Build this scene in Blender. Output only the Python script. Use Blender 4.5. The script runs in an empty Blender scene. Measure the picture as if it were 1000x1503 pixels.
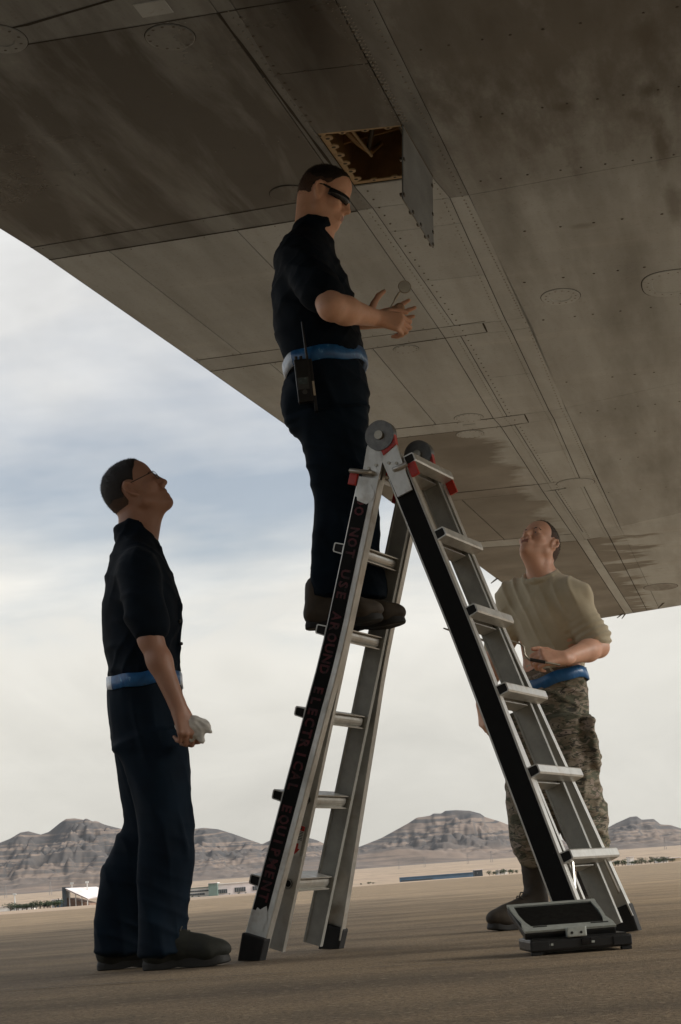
import bpy, bmesh, math, random
import numpy as np
from mathutils import Vector, Matrix

sc = bpy.context.scene
col = sc.collection
random.seed(7)

# ------------------------------------------------------------------ camera
FPX = 2500.0                       # focal length in pixels of the 1000 x 1503 picture
ROLL = math.atan(0.074)
PITCH = math.atan(549 * math.cos(ROLL) / FPX)
CAMH = 0.23
CAM = np.array([0.0, 0.0, CAMH])
_r0 = np.array([1.0, 0, 0]); _u0 = np.array([0, -math.sin(PITCH), math.cos(PITCH)])
FWD = np.array([0, math.cos(PITCH), math.sin(PITCH)])
RGT = _r0 * math.cos(ROLL) - _u0 * math.sin(ROLL)
UPV = _u0 * math.cos(ROLL) + _r0 * math.sin(ROLL)
cam_data = bpy.data.cameras.new('camera')
cam_data.sensor_fit = 'VERTICAL'
cam_data.sensor_height = 36.0
cam_data.lens = 36.0 * FPX / 1503.0
cam_data.clip_start = 0.05
cam_data.clip_end = 60000
cam = bpy.data.objects.new('camera', cam_data)
col.objects.link(cam)
cam.matrix_world = Matrix(((RGT[0], UPV[0], -FWD[0], 0), (RGT[1], UPV[1], -FWD[1], 0),
                           (RGT[2], UPV[2], -FWD[2], CAMH), (0, 0, 0, 1)))
sc.camera = cam

# ------------------------------------------------------------------ sky
SUN_EL = math.radians(31)
SUN_AZ = math.radians(100)         # compass angle from +Y towards +X: the sun stands to the right, behind thin cloud
world = bpy.data.worlds.new('World'); sc.world = world
world.use_nodes = True
wt = world.node_tree; wt.nodes.clear()
def wn(t, **k):
    n = wt.nodes.new(t)
    for a, b in k.items(): setattr(n, a, b)
    return n
w_out = wn('ShaderNodeOutputWorld'); w_bg = wn('ShaderNodeBackground')
w_bg.inputs['Strength'].default_value = 0.1
sky = wn('ShaderNodeTexSky', sky_type='NISHITA', sun_disc=False)
sky.sun_elevation = SUN_EL; sky.sun_rotation = SUN_AZ
sky.air_density = 1.0; sky.dust_density = 2.0
tc = wn('ShaderNodeTexCoord'); sep = wn('ShaderNodeSeparateXYZ')
wt.links.new(tc.outputs['Generated'], sep.inputs[0])
# clouds are read on a flat layer: direction / (height + a little), so that they flatten towards the horizon
addz = wn('ShaderNodeMath', operation='ADD'); addz.inputs[1].default_value = 0.22
absz = wn('ShaderNodeMath', operation='ABSOLUTE')
wt.links.new(sep.outputs['Z'], absz.inputs[0]); wt.links.new(absz.outputs[0], addz.inputs[0])
dx = wn('ShaderNodeMath', operation='DIVIDE'); dy = wn('ShaderNodeMath', operation='DIVIDE')
wt.links.new(sep.outputs['X'], dx.inputs[0]); wt.links.new(addz.outputs[0], dx.inputs[1])
wt.links.new(sep.outputs['Y'], dy.inputs[0]); wt.links.new(addz.outputs[0], dy.inputs[1])
comb = wn('ShaderNodeCombineXYZ')
wt.links.new(dx.outputs[0], comb.inputs[0]); wt.links.new(dy.outputs[0], comb.inputs[1])
def wnoise(scale, detail, off, sx=1.0, sy=1.0):
    m = wn('ShaderNodeMapping'); m.inputs['Location'].default_value = off
    m.inputs['Scale'].default_value = (sx, sy, 1)
    n = wn('ShaderNodeTexNoise'); n.inputs['Scale'].default_value = scale
    n.inputs['Detail'].default_value = detail; n.inputs['Roughness'].default_value = 0.55
    wt.links.new(comb.outputs[0], m.inputs[0]); wt.links.new(m.outputs[0], n.inputs['Vector'])
    return n
n1 = wnoise(1.5, 5, (3.1, 1.7, 0.4), 0.75, 1.25)
n2 = wnoise(0.8, 4, (5.2, 9.1, 0.0), 0.7, 1.3)
thick = wn('ShaderNodeMapRange'); thick.inputs[1].default_value = 0.33; thick.inputs[2].default_value = 0.60
thick.inputs[3].default_value = 0.30; thick.inputs[4].default_value = 1.0
wt.links.new(n1.outputs['Fac'], thick.inputs[0])
# more cloud low down, where one looks through the layer at a slant
low = wn('ShaderNodeMapRange'); low.inputs[1].default_value = 0.222; low.inputs[2].default_value = 0.30
low.inputs[3].default_value = 1.0; low.inputs[4].default_value = 0.0
low.interpolation_type = 'SMOOTHSTEP'
lz = wn('ShaderNodeMath', operation='ADD')
ln = wn('ShaderNodeMath', operation='MULTIPLY_ADD'); ln.inputs[1].default_value = 0.16; ln.inputs[2].default_value = -0.08
wt.links.new(n2.outputs['Fac'], ln.inputs[0])
wt.links.new(sep.outputs['Z'], lz.inputs[0]); wt.links.new(ln.outputs[0], lz.inputs[1])
wt.links.new(lz.outputs[0], low.inputs[0])
mx = wn('ShaderNodeMath', operation='MAXIMUM')
wt.links.new(thick.outputs[0], mx.inputs[0]); wt.links.new(low.outputs[0], mx.inputs[1])
# the layer looks greyer and warmer low down, brightest a little higher, where the cloud bank stands
elev = wn('ShaderNodeMath', operation='MULTIPLY_ADD'); elev.inputs[1].default_value = 0.11; elev.inputs[2].default_value = -0.055
wt.links.new(n2.outputs['Fac'], elev.inputs[0])
elz = wn('ShaderNodeMath', operation='ADD'); wt.links.new(absz.outputs[0], elz.inputs[0]); wt.links.new(elev.outputs[0], elz.inputs[1])
elm = wn('ShaderNodeMapRange'); elm.inputs[1].default_value = 0.0; elm.inputs[2].default_value = 0.5; wt.links.new(elz.outputs[0], elm.inputs[0])
ccol = wn('ShaderNodeValToRGB'); ce = ccol.color_ramp.elements
for _ in range(3): ce.new(0.5)
for q_, (pos_, c_) in zip(ce, [(0.0, (0.56, 0.54, 0.485)), (0.20, (0.66, 0.64, 0.58)), (0.40, (0.82, 0.80, 0.745)), (0.56, (0.70, 0.70, 0.69)), (1.0, (0.70, 0.70, 0.69))]):
    q_.position = pos_; q_.color = (*c_, 1)
wt.links.new(elm.outputs[0], ccol.inputs[0])
cb = wn('ShaderNodeVectorMath', operation='SCALE'); cb.inputs['Scale'].default_value = 10.0
m3 = wn('ShaderNodeMapping'); m3.inputs['Scale'].default_value = (1, 1, 2.3); m3.inputs['Location'].default_value = (0.3, 1.9, 0.8)
n3 = wn('ShaderNodeTexNoise'); n3.inputs['Scale'].default_value = 5.5; n3.inputs['Detail'].default_value = 7; n3.inputs['Roughness'].default_value = 0.6; n3.inputs['Distortion'].default_value = 0.5
wt.links.new(tc.outputs['Generated'], m3.inputs[0]); wt.links.new(m3.outputs[0], n3.inputs['Vector'])
puff = wn('ShaderNodeMapRange'); puff.inputs[1].default_value = 0.3; puff.inputs[2].default_value = 0.7; puff.inputs[3].default_value = 0.88; puff.inputs[4].default_value = 1.11
wt.links.new(n3.outputs['Fac'], puff.inputs[0])
pm = wn('ShaderNodeVectorMath', operation='SCALE'); wt.links.new(ccol.outputs[0], pm.inputs[0]); wt.links.new(puff.outputs[0], pm.inputs['Scale'])
wt.links.new(pm.outputs[0], cb.inputs[0])
l3 = wn('ShaderNodeMath', operation='MULTIPLY_ADD'); l3.inputs[1].default_value = 0.14; l3.inputs[2].default_value = -0.07
wt.links.new(n3.outputs['Fac'], l3.inputs[0]); wt.links.new(l3.outputs[0], ln.inputs[2])
wmix = wn('ShaderNodeMix', data_type='RGBA')
wt.links.new(mx.outputs[0], wmix.inputs['Factor'])
wt.links.new(sky.outputs[0], wmix.inputs['A']); wt.links.new(cb.outputs[0], wmix.inputs['B'])
wt.links.new(wmix.outputs['Result'], w_bg.inputs['Color'])
wt.links.new(w_bg.outputs[0], w_out.inputs[0])

# ------------------------------------------------------------------ sun behind thin cloud
sun = bpy.data.lights.new('sun', 'SUN')
sun.energy = 4.5; sun.angle = math.radians(36); sun.color = (1.0, 0.95, 0.88)
so = bpy.data.objects.new('sun', sun); col.objects.link(so)
sd = Vector((math.sin(SUN_AZ) * math.cos(SUN_EL), math.cos(SUN_AZ) * math.cos(SUN_EL), math.sin(SUN_EL)))
so.rotation_euler = sd.to_track_quat('Z', 'Y').to_euler()
so.location = (30, 30, 60)

sc.view_settings.view_transform = 'Standard'
sc.view_settings.look = 'None'
sc.view_settings.exposure = 0.22
sc.view_settings.gamma = 1.0
sc.view_settings.use_curve_mapping = False
sc.cycles.max_bounces = 8
sc.cycles.diffuse_bounces = 5
sc.cycles.use_denoising = True

# ------------------------------------------------------------------ picking points of the place
def ray(x, y): return FWD + RGT * (x - 500) / FPX + UPV * (751.5 - y) / FPX
def gnd(x, y, z=0.0):
    d = ray(x, y); return CAM + d * ((z - CAMH) / d[2])
def at(x, y, Y):
    d = ray(x, y); return CAM + d * (Y / d[1])
def V(*a): return np.array(a, float)
def unit(v): v = np.asarray(v, float); return v / np.linalg.norm(v)

# ------------------------------------------------------------------ material helpers
class NT:
    def __init__(s, name):
        s.m = bpy.data.materials.new(name); s.m.use_nodes = True
        s.t = s.m.node_tree; s.b = s.t.nodes['Principled BSDF']
    def n(s, t, **k):
        n = s.t.nodes.new(t)
        for a, b in k.items(): setattr(n, a, b)
        return n
    def l(s, a, b): s.t.links.new(a, b)
    def coord(s, kind='Object', scale=(1, 1, 1), rot=(0, 0, 0), loc=(0, 0, 0)):
        t = s.n('ShaderNodeTexCoord'); m = s.n('ShaderNodeMapping')
        m.inputs['Scale'].default_value = scale; m.inputs['Rotation'].default_value = rot
        m.inputs['Location'].default_value = loc
        s.l(t.outputs[kind], m.inputs[0]); return m.outputs[0]
    def noise(s, vec, scale, detail=4, rough=0.55, dist=0.0):
        n = s.n('ShaderNodeTexNoise'); n.inputs['Scale'].default_value = scale
        n.inputs['Detail'].default_value = detail; n.inputs['Roughness'].default_value = rough
        n.inputs['Distortion'].default_value = dist
        s.l(vec, n.inputs['Vector']); return n.outputs['Fac']
    def ramp(s, fac, stops, const=False):
        r = s.n('ShaderNodeValToRGB'); e = r.color_ramp.elements
        if const: r.color_ramp.interpolation = 'CONSTANT'
        while len(e) < len(stops): e.new(0.5)
        for q, (p, c) in zip(e, stops):
            q.position = p; q.color = (c, c, c, 1) if not hasattr(c, '__len__') else (*c, 1)
        s.l(fac, r.inputs[0]); return r.outputs[0]
    def mix(s, fac, a, b, mode='MIX'):
        m = s.n('ShaderNodeMix', data_type='RGBA', blend_type=mode)
        for sock, v in ((m.inputs['Factor'], fac), (m.inputs['A'], a), (m.inputs['B'], b)):
            if hasattr(v, 'links'): s.l(v, sock)
            elif hasattr(v, '__len__'): sock.default_value = (*v, 1)
            else: sock.default_value = v
        return m.outputs['Result']
    def math(s, op, a, b=0.0, c=0.0):
        m = s.n('ShaderNodeMath', operation=op)
        for i, v in enumerate((a, b, c)):
            if hasattr(v, 'links'): s.l(v, m.inputs[i])
            else: m.inputs[i].default_value = v
        return m.outputs[0]
    def base(s, v):
        if hasattr(v, 'links'): s.l(v, s.b.inputs['Base Color'])
        else: s.b.inputs['Base Color'].default_value = (*v, 1)
    def rough(s, v):
        if hasattr(v, 'links'): s.l(v, s.b.inputs['Roughness'])
        else: s.b.inputs['Roughness'].default_value = v
    def set(s, **k):
        for a, b in k.items(): s.b.inputs[a.replace('_', ' ')].default_value = b
    def bump(s, h, strength=0.3, dist=0.01):
        b = s.n('ShaderNodeBump'); b.inputs['Strength'].default_value = strength
        b.inputs['Distance'].default_value = dist
        s.l(h, b.inputs['Height']); s.l(b.outputs[0], s.b.inputs['Normal'])

M = {}
def simple(name, c, rough=0.6, metal=0.0, var=0.15, scale=20.0, bump=0.0, **k):
    t = NT(name); co = t.coord('Object')
    f = t.noise(co, scale, 5)
    lo = tuple(x * (1 - var) for x in c); hi = tuple(min(1, x * (1 + var)) for x in c)
    t.base(t.ramp(f, [(0.3, lo), (0.7, hi)])); t.rough(t.ramp(f, [(0.3, max(0.05, rough - 0.08)), (0.7, min(1, rough + 0.08))]))
    t.set(Metallic=metal, **k)
    if bump: t.bump(t.noise(co, scale * 6, 3), bump, 0.002)
    M[name] = t.m; return t.m

# ------------------------------------------------------------------ object helpers
def link(o, parent=None, label=None, cat=None, group=None, kind=None):
    if o.name not in col.objects: col.objects.link(o)
    if parent is not None: o.parent = parent
    if label: o['label'] = label
    if cat: o['category'] = cat
    if group: o['group'] = group
    if kind: o['kind'] = kind
    return o
def empty(name, loc, label=None, cat=None, group=None, kind=None):
    o = bpy.data.objects.new(name, None); o.empty_display_size = 0.1
    o.location = Vector(tuple(loc)); return link(o, None, label, cat, group, kind)
def me_obj(name, verts, faces, mat, parent=None, smooth=False, local=True, **k):
    """verts are world points; a child is stored relative to its parent's place"""
    verts = np.asarray(verts, float)
    if parent is not None and local:
        inv = np.array(wmat(parent).inverted())
        verts = verts @ inv[:3, :3].T + inv[:3, 3]
    me = bpy.data.meshes.new(name)
    me.from_pydata(verts.tolist(), [], [list(map(int, f)) for f in faces])
    me.validate(); me.update()
    if smooth: me.polygons.foreach_set('use_smooth', [True] * len(me.polygons))
    mats = mat if isinstance(mat, (list, tuple)) else [mat]
    for m_ in mats: me.materials.append(m_)
    o = bpy.data.objects.new(name, me)
    return link(o, parent, **k)
def wmat(o):
    m = o.matrix_basis.copy()
    while o.parent is not None:
        o = o.parent; m = o.matrix_basis @ m
    return m

class MB:
    """collects simple solids as ONE mesh"""
    def __init__(s): s.v = []; s.f = []
    def add(s, v, f):
        n = len(s.v); s.v += [tuple(map(float, p)) for p in v]; s.f += [tuple(i + n for i in q) for q in f]; return s
    def box(s, c, hx, hy, hz, bev=0.0):
        """c centre; hx, hy, hz half-edge VECTORS; bev = chamfer in metres"""
        c, hx, hy, hz = (np.asarray(q, float) for q in (c, hx, hy, hz))
        if bev <= 0:
            v = [c + i * hx + j * hy + k * hz for k in (-1, 1) for j in (-1, 1) for i in (-1, 1)]
            f = [(0, 2, 3, 1), (4, 5, 7, 6), (0, 1, 5, 4), (2, 6, 7, 3), (0, 4, 6, 2), (1, 3, 7, 5)]
            return s.add(v, f)
        L = [np.linalg.norm(q) for q in (hx, hy, hz)]; U = [q / l for q, l in zip((hx, hy, hz), L)]
        b = min(bev, min(L) * 0.45)
        bm = bmesh.new(); bmesh.ops.create_cube(bm, size=2)
        for q in bm.verts: q.co = Vector((q.co.x * L[0], q.co.y * L[1], q.co.z * L[2]))
        bmesh.ops.bevel(bm, geom=bm.edges[:], offset=b, segments=2, profile=0.6, affect='EDGES')
        v = [c + U[0] * q.co.x + U[1] * q.co.y + U[2] * q.co.z for q in bm.verts]
        bm.verts.index_update()
        f = [tuple(q.index for q in p.verts) for p in bm.faces]; bm.free()
        return s.add(v, f)
    def tube(s, pts, r, n=8, cap=True):
        pts = [np.asarray(p, float) for p in pts]
        r = r if hasattr(r, '__len__') else [r] * len(pts)
        t0 = unit(pts[1] - pts[0]); a = unit(np.cross(t0, V(0, 0, 1) if abs(t0[2]) < .9 else V(1, 0, 0)))
        v = []
        for i, p in enumerate(pts):
            t = unit(pts[min(i + 1, len(pts) - 1)] - pts[max(i - 1, 0)])
            a = unit(a - t * (a @ t)); b = np.cross(t, a)
            v += [p + (a * math.cos(q) + b * math.sin(q)) * r[i] for q in np.arange(n) * 2 * math.pi / n]
        f = [(i * n + j, i * n + (j + 1) % n, (i + 1) * n + (j + 1) % n, (i + 1) * n + j) for i in range(len(pts) - 1) for j in range(n)]
        if cap: f += [tuple(range(n))[::-1], tuple((len(pts) - 1) * n + j for j in range(n))]
        return s.add(v, f)
    def prism(s, poly, d):
        """planar polygon of 3-D points pushed along vector d"""
        n = len(poly); poly = [np.asarray(p, float) for p in poly]; d = np.asarray(d, float)
        f = [tuple(range(n)), tuple(range(2 * n - 1, n - 1, -1))] + [(i, i + n, (i + 1) % n + n, (i + 1) % n) for i in range(n)]
        return s.add(poly + [p + d for p in poly], f)
    def build(s, name, mat, parent=None, smooth=False, fix=True, **k):
        o = me_obj(name, s.v, s.f, mat, parent, smooth, **k)
        if fix:
            bm = bmesh.new(); bm.from_mesh(o.data); bmesh.ops.recalc_face_normals(bm, faces=bm.faces); bm.to_mesh(o.data); bm.free()
        return o
def auto_smooth(o, ang=40):
    me = o.data
    me.polygons.foreach_set('use_smooth', [True] * len(me.polygons))
    me.set_sharp_from_angle(angle=math.radians(ang))
    return o

# ------------------------------------------------------------------ numpy noise
_rs = np.random.RandomState(3)
_tab = _rs.rand(4096).astype(np.float32)
def vnoise(x, y, z):
    x, y, z = (np.asarray(q, np.float64) for q in np.broadcast_arrays(x, y, z))
    xi, yi, zi = (np.floor(q).astype(np.int64) for q in (x, y, z))
    fx, fy, fz = x - xi, y - yi, z - zi
    fx, fy, fz = (q * q * (3 - 2 * q) for q in (fx, fy, fz))
    def h(a, b, c): return _tab[(a * 73856093 ^ b * 19349663 ^ c * 83492791) & 4095]
    def lx(b, c): return h(xi, b, c) * (1 - fx) + h(xi + 1, b, c) * fx
    def ly(c): return lx(yi, c) * (1 - fy) + lx(yi + 1, c) * fy
    return ly(zi) * (1 - fz) + ly(zi + 1) * fz
def fbm(x, y, z, o=4, g=0.5):
    s = 0; a = 1; t = 0
    for i in range(o):
        f = 2 ** i; s = s + a * vnoise(x * f + 17.3 * i, y * f + 5.1 * i, z * f + 9.7 * i); t += a; a *= g
    return s / t

# ------------------------------------------------------------------ materials of the place
t = NT('apron_concrete')
co = t.coord('Object')
big = t.noise(t.coord('Object', (0.05, 0.35, 1)), 1.0, 6, 0.6)
streak = t.noise(t.coord('Object', (0.10, 1.6, 1), (0, 0, 0.05)), 1.0, 5, 0.65)
blot = t.noise(co, 1.3, 6, 0.6)
grain = t.noise(co, 85, 4, 0.75)
grain2 = t.noise(co, 30, 5, 0.75)
c = t.ramp(big, [(0.30, (0.215, 0.150, 0.082)), (0.70, (0.355, 0.256, 0.148))])
c = t.mix(t.ramp(streak, [(0.36, 0.0), (0.48, 0.0), (0.64, 0.85)]), c, (0.14, 0.094, 0.05))
c = t.mix(t.ramp(blot, [(0.36, 0.65), (0.56, 0.0)]), c, (0.105, 0.074, 0.044))
c = t.mix(t.ramp(grain, [(0.36, 0.9), (0.54, 0.0)]), c, (0.060, 0.040, 0.022))
c = t.mix(t.ramp(grain2, [(0.54, 0.0), (0.66, 0.6)]), c, (0.41, 0.32, 0.205))
t.base(c); t.rough(0.85)
t.bump(t.mix(0.5, grain, grain2), 1.0, 0.014)
M['apron'] = t.m
t = NT('desert_soil')
co = t.coord('Object')
a1 = t.noise(t.coord('Object', (0.006, 0.0016, 1)), 1.0, 6, 0.6)
a2 = t.noise(t.coord('Object', (0.05, 0.012, 1)), 1.0, 5, 0.6)
c = t.ramp(a1, [(0.35, (0.27, 0.20, 0.145)), (0.5, (0.37, 0.275, 0.19)), (0.66, (0.27, 0.21, 0.145))])
c = t.mix(t.ramp(a2, [(0.5, 0.0), (0.68, 0.7)]), c, (0.13, 0.115, 0.085))
t.base(c); t.rough(0.95); M['desert'] = t.m
t = NT('mountain_rock')
co = t.coord('Object')
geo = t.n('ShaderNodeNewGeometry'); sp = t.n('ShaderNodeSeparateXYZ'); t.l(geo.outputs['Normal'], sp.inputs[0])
warp = t.noise(t.coord('Object', (0.0012, 0.0012, 0.0012)), 1.0, 5, 0.6)
oz = t.n('ShaderNodeSeparateXYZ'); t.l(co, oz.inputs[0])
bandz = t.math('MULTIPLY_ADD', oz.outputs['Z'], 0.060, t.math('MULTIPLY', warp, 5.0))
cmb = t.n('ShaderNodeCombineXYZ'); t.l(bandz, cmb.inputs['Z'])
t.l(t.math('MULTIPLY', oz.outputs['X'], 0.0012), cmb.inputs['X'])
strata = t.noise(cmb.outputs[0], 1.0, 4, 0.6)
rock = t.noise(t.coord('Object', (0.012, 0.012, 0.02)), 1.0, 6, 0.65)
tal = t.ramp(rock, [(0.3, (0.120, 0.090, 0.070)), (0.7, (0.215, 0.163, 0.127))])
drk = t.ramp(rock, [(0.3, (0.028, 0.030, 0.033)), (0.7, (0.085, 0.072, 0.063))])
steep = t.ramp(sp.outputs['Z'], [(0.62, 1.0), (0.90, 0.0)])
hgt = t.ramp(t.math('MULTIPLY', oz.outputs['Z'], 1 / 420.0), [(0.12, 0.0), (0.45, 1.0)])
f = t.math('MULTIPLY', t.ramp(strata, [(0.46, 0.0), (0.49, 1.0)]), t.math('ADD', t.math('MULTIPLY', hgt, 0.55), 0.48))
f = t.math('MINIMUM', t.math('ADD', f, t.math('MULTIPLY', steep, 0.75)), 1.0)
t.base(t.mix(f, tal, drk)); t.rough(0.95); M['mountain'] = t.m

simple('white_wall', (0.70, 0.68, 0.64), 0.7, scale=0.3)
simple('grey_roof', (0.62, 0.57, 0.56), 0.6, scale=0.2)
simple('dark_panel', (0.035, 0.045, 0.055), 0.5, scale=0.3)
simple('green_roof', (0.13, 0.19, 0.17), 0.6, scale=0.3)
simple('brown_earth', (0.22, 0.14, 0.10), 0.9, scale=0.3)
simple('blue_seat', (0.085, 0.15, 0.23), 0.6, scale=0.3)
simple('tan_wall', (0.45, 0.36, 0.25), 0.8, scale=0.3)
simple('far_foliage', (0.035, 0.055, 0.022), 0.9, var=0.5, scale=0.8)
simple('bark', (0.10, 0.075, 0.05), 0.9, scale=2)
simple('pale_metal', (0.55, 0.55, 0.53), 0.5, scale=1)
simple('tower_steel', (0.20, 0.19, 0.185), 0.6, scale=1)

# ------------------------------------------------------------------ ground
def grid_sheet(name, xs, ys, zf, mat, **k):
    X, Y = np.meshgrid(xs, ys); Z = zf(X, Y)
    v = np.stack([X.ravel(), Y.ravel(), Z.ravel()], 1); n = len(xs)
    f = [(j * n + i, j * n + i + 1, (j + 1) * n + i + 1, (j + 1) * n + i) for j in range(len(ys) - 1) for i in range(n - 1)]
    return me_obj(name, v, f, mat, **k)
grid_sheet('desert_ground', np.linspace(-8000, 8000, 33),
           [-3000, -500, -60, 30, 90, 200, 500, 1000, 1600, 2400, 3300, 4300, 6000, 8500],
           lambda X, Y: np.where(Y > 1000, (np.clip(Y, 1000, 4300) - 1000) * 0.0115, 0.0) - 0.004, M['desert'],
           smooth=True, kind='structure', label='pinkish desert soil beyond the concrete apron')
ap = [(-300, -60), (300, -60), (300, 420), (60, 420), (14, 330), (-16, 120), (-60, 95), (-300, 80)]
apron = me_obj('apron', [(x, y, 0.0) for x, y in ap], [range(len(ap))], M['apron'], kind='structure',
               label='brown-grey concrete parking apron under the aircraft')
simple('joint_seal', (0.045, 0.036, 0.028), 0.8, scale=6)
def joint(p, q, w):
    p, q = np.asarray(p), np.asarray(q); p, q = p - (q - p) * 3, q + (q - p) * 3; d = unit(q - p); s = V(-d[1], d[0], 0) * w / 2; z = V(0, 0, .004)
    rs = np.random.RandomState(int(abs(p[0] * 100)) + 1); v = []; n = 300
    for i in range(n + 1):
        c_ = p + (q - p) * i / n + V(-d[1], d[0], 0) * (rs.rand() - .5) * w * .8
        k_ = .55 + .9 * rs.rand()
        v += [c_ + s * k_ + z, c_ - s * k_ + z]
    me_obj('expansion_joint', v, [(2 * i, 2 * i + 1, 2 * i + 3, 2 * i + 2) for i in range(n)], M['joint_seal'], apron)
joint(gnd(-60, 1459) * V(1, 1, 0), gnd(1060, 1390) * V(1, 1, 0), 0.016)
joint(gnd(-60, 1373) * V(1, 1, 0), gnd(1060, 1318) * V(1, 1, 0), 0.03)

# ------------------------------------------------------------------ mountains
prof = [(-1300, 1340), (-1050, 1300), (-800, 1318), (-600, 1270), (-400, 1285), (-150, 1262), (-60, 1250), (0, 1237), (15, 1231), (30, 1222), (42, 1220), (60, 1225), (72, 1221), (88, 1208), (97, 1202), (110, 1201),
        (122, 1203), (140, 1206), (160, 1212), (180, 1217), (200, 1222), (240, 1222), (283, 1217), (300, 1215), (320, 1217), (340, 1223),
        (365, 1232), (385, 1239), (400, 1232), (420, 1225), (440, 1226), (465, 1233), (480, 1240), (505, 1249), (517, 1246), (530, 1242),
        (560, 1230), (600, 1208), (612, 1200), (620, 1199), (632, 1197), (636, 1194), (648, 1194), (654, 1190), (670, 1189), (690, 1190),
        (705, 1194), (712, 1199), (735, 1206), (750, 1212), (780, 1222), (830, 1234), (870, 1231), (890, 1216), (905, 1208), (925, 1199),
        (935, 1198), (942, 1203), (960, 1202), (970, 1210), (985, 1211), (1000, 1216), (1060, 1225), (1200, 1212), (1350, 1190), (1500, 1205), (1750, 1150), (2000, 1168), (2300, 1140)]
pxs = np.linspace(-1300, 2300, 1700)
YR = 7000.0
ridge = np.array([at(x, np.interp(x, *zip(*prof)), YR) for x in pxs])     # world points of the crest
az = ridge[:, 0] / YR; rz = ridge[:, 2]
vs = np.concatenate([np.linspace(0, 1, 120), [1.06, 1.15, 1.3]])
AZ, VV = np.meshgrid(az, vs)
YY = 4300 + (YR - 4300) * VV
# foothill line wanders
XX = AZ * YY
base_z = (np.clip(YY, 1000, 4300) - 1000) * 0.0115
cl = np.clip(VV, 0, 1)
gul = np.abs(2 * fbm(XX * 0.0032 + 0.5, YY * 0.0007, 0 * XX, 4) - 1)              # gullies run downhill
gul2 = fbm(XX * 0.011, YY * 0.0045, 0 * XX + 4, 4)
gul3 = np.abs(2 * fbm(XX * 0.020 + 7, YY * 0.0045, 0 * XX + 8, 3) - 1); crag = fbm(XX * 0.045, YY * 0.02, 0 * XX + 3, 3)
env = np.interp(cl, [0, 0.2, 0.45, 0.62, 0.72, 0.85, 0.93, 1.0], [0, 0.05, 0.22, 0.42, 0.60, 0.76, 0.92, 1.0])
step = env + 0.050 * np.sin(env * 58 + 5 * fbm(XX * .0012, YY * .0012, 0 * XX + 2, 3)) * (1 - cl ** 6) * (cl > 0.15)
h = (rz[None, :] - 38) * step
h = h * (1 - (0.70 * (0.45 - np.clip(gul, 0, .45)) + 0.75 * (0.55 - gul2) + 0.40 * (0.3 - np.clip(gul3, 0, .3)) + 0.26 * (.5 - crag)) * (1 - cl ** 9) * np.clip(cl * 4, 0, 1))
hill = np.clip(fbm(XX * 0.0016 + 3, YY * 0.0016, 0 * XX + 1, 4) - 0.52, 0, 1) * 330 * np.sin(np.clip(cl / .6, 0, 1) * math.pi)
Z = base_z + np.maximum(h, 0) + hill * 0.55
Z = np.where(VV > 1, 38 + (rz[None, :] - 38) * (1 - (VV - 1) * 2.5) - 5, Z)
Z = np.where(VV == 0, base_z - 12, Z)
n_ = len(pxs)
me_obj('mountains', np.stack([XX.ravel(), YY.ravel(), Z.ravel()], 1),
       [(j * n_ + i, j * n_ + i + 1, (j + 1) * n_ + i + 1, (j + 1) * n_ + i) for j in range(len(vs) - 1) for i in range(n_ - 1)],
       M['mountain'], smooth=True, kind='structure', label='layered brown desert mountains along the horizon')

# ------------------------------------------------------------------ far buildings, trees and poles beyond the apron
YF = 900.0
PX = YF / FPX                                          # metres per picture pixel out there
def fx(x): return at(x, 1300, YF)[0]
def up(px): return px * PX * 1.03
EX, EY, EZ = V(1, 0, 0), V(0, 1, 0), V(0, 0, 1)
def far_box(mb, x0, x1, h0, h1, dep=12, y=YF): mb.box(V((fx(x0) + fx(x1)) / 2, y + dep / 2, (up(h0) + up(h1)) / 2), EX * (fx(x1) - fx(x0)) / 2, EY * dep / 2, EZ * (up(h1) - up(h0)) / 2)
def part_box(name, mat, parent, *a, **k): mb = MB(); far_box(mb, *a, **k); return mb.build(name, mat, parent)

g = empty('grandstand', (fx(93), YF, 0), 'open-sided grandstand with pale sloping roof beside the green trees', 'grandstand')
part_box('back_wall', M['dark_panel'], g, 91, 97, 0, 27)
mb = MB(); mb.prism([V(fx(96), YF, up(25)), V(fx(129), YF, up(8.5)), V(fx(129), YF, up(7)), V(fx(96), YF, up(23))], EY * 1)
mb.add([V(fx(96), YF - 1, up(25.4)), V(fx(129), YF - 1, up(8.8)), V(fx(150), YF + 40, up(13)), V(fx(124), YF + 40, up(25.4))], [(0, 1, 2, 3)])
mb.add([V(fx(96), YF - 1, up(24.6)), V(fx(129), YF - 1, up(8)), V(fx(150), YF + 40, up(12.2)), V(fx(124), YF + 40, up(24.6))], [(3, 2, 1, 0)])
mb.build('roof', M['grey_roof'], g)
mb = MB(); mb.prism([V(fx(97), YF + 3, up(0)), V(fx(129), YF + 3, up(0)), V(fx(129), YF + 3, up(2)), V(fx(97), YF + 3, up(12))], EY * 30); mb.build('seating', M['brown_earth'], g)
for q in (101, 110, 119, 127): part_box('column', M['pale_metal'], g, q - .5, q + .5, 0, 22 - (q - 97) * .45, dep=1, y=YF + 1)
for q in (96, 119):
    mb = MB(); mb.tube([V(fx(q), YF + 20, up(20)), V(fx(q), YF + 20, up(32))], .25, 6); mb.box(V(fx(q), YF + 20, up(32)), EX * .8, EY * .3, EZ * .5); mb.build('floodlight', M['pale_metal'], g)

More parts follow.
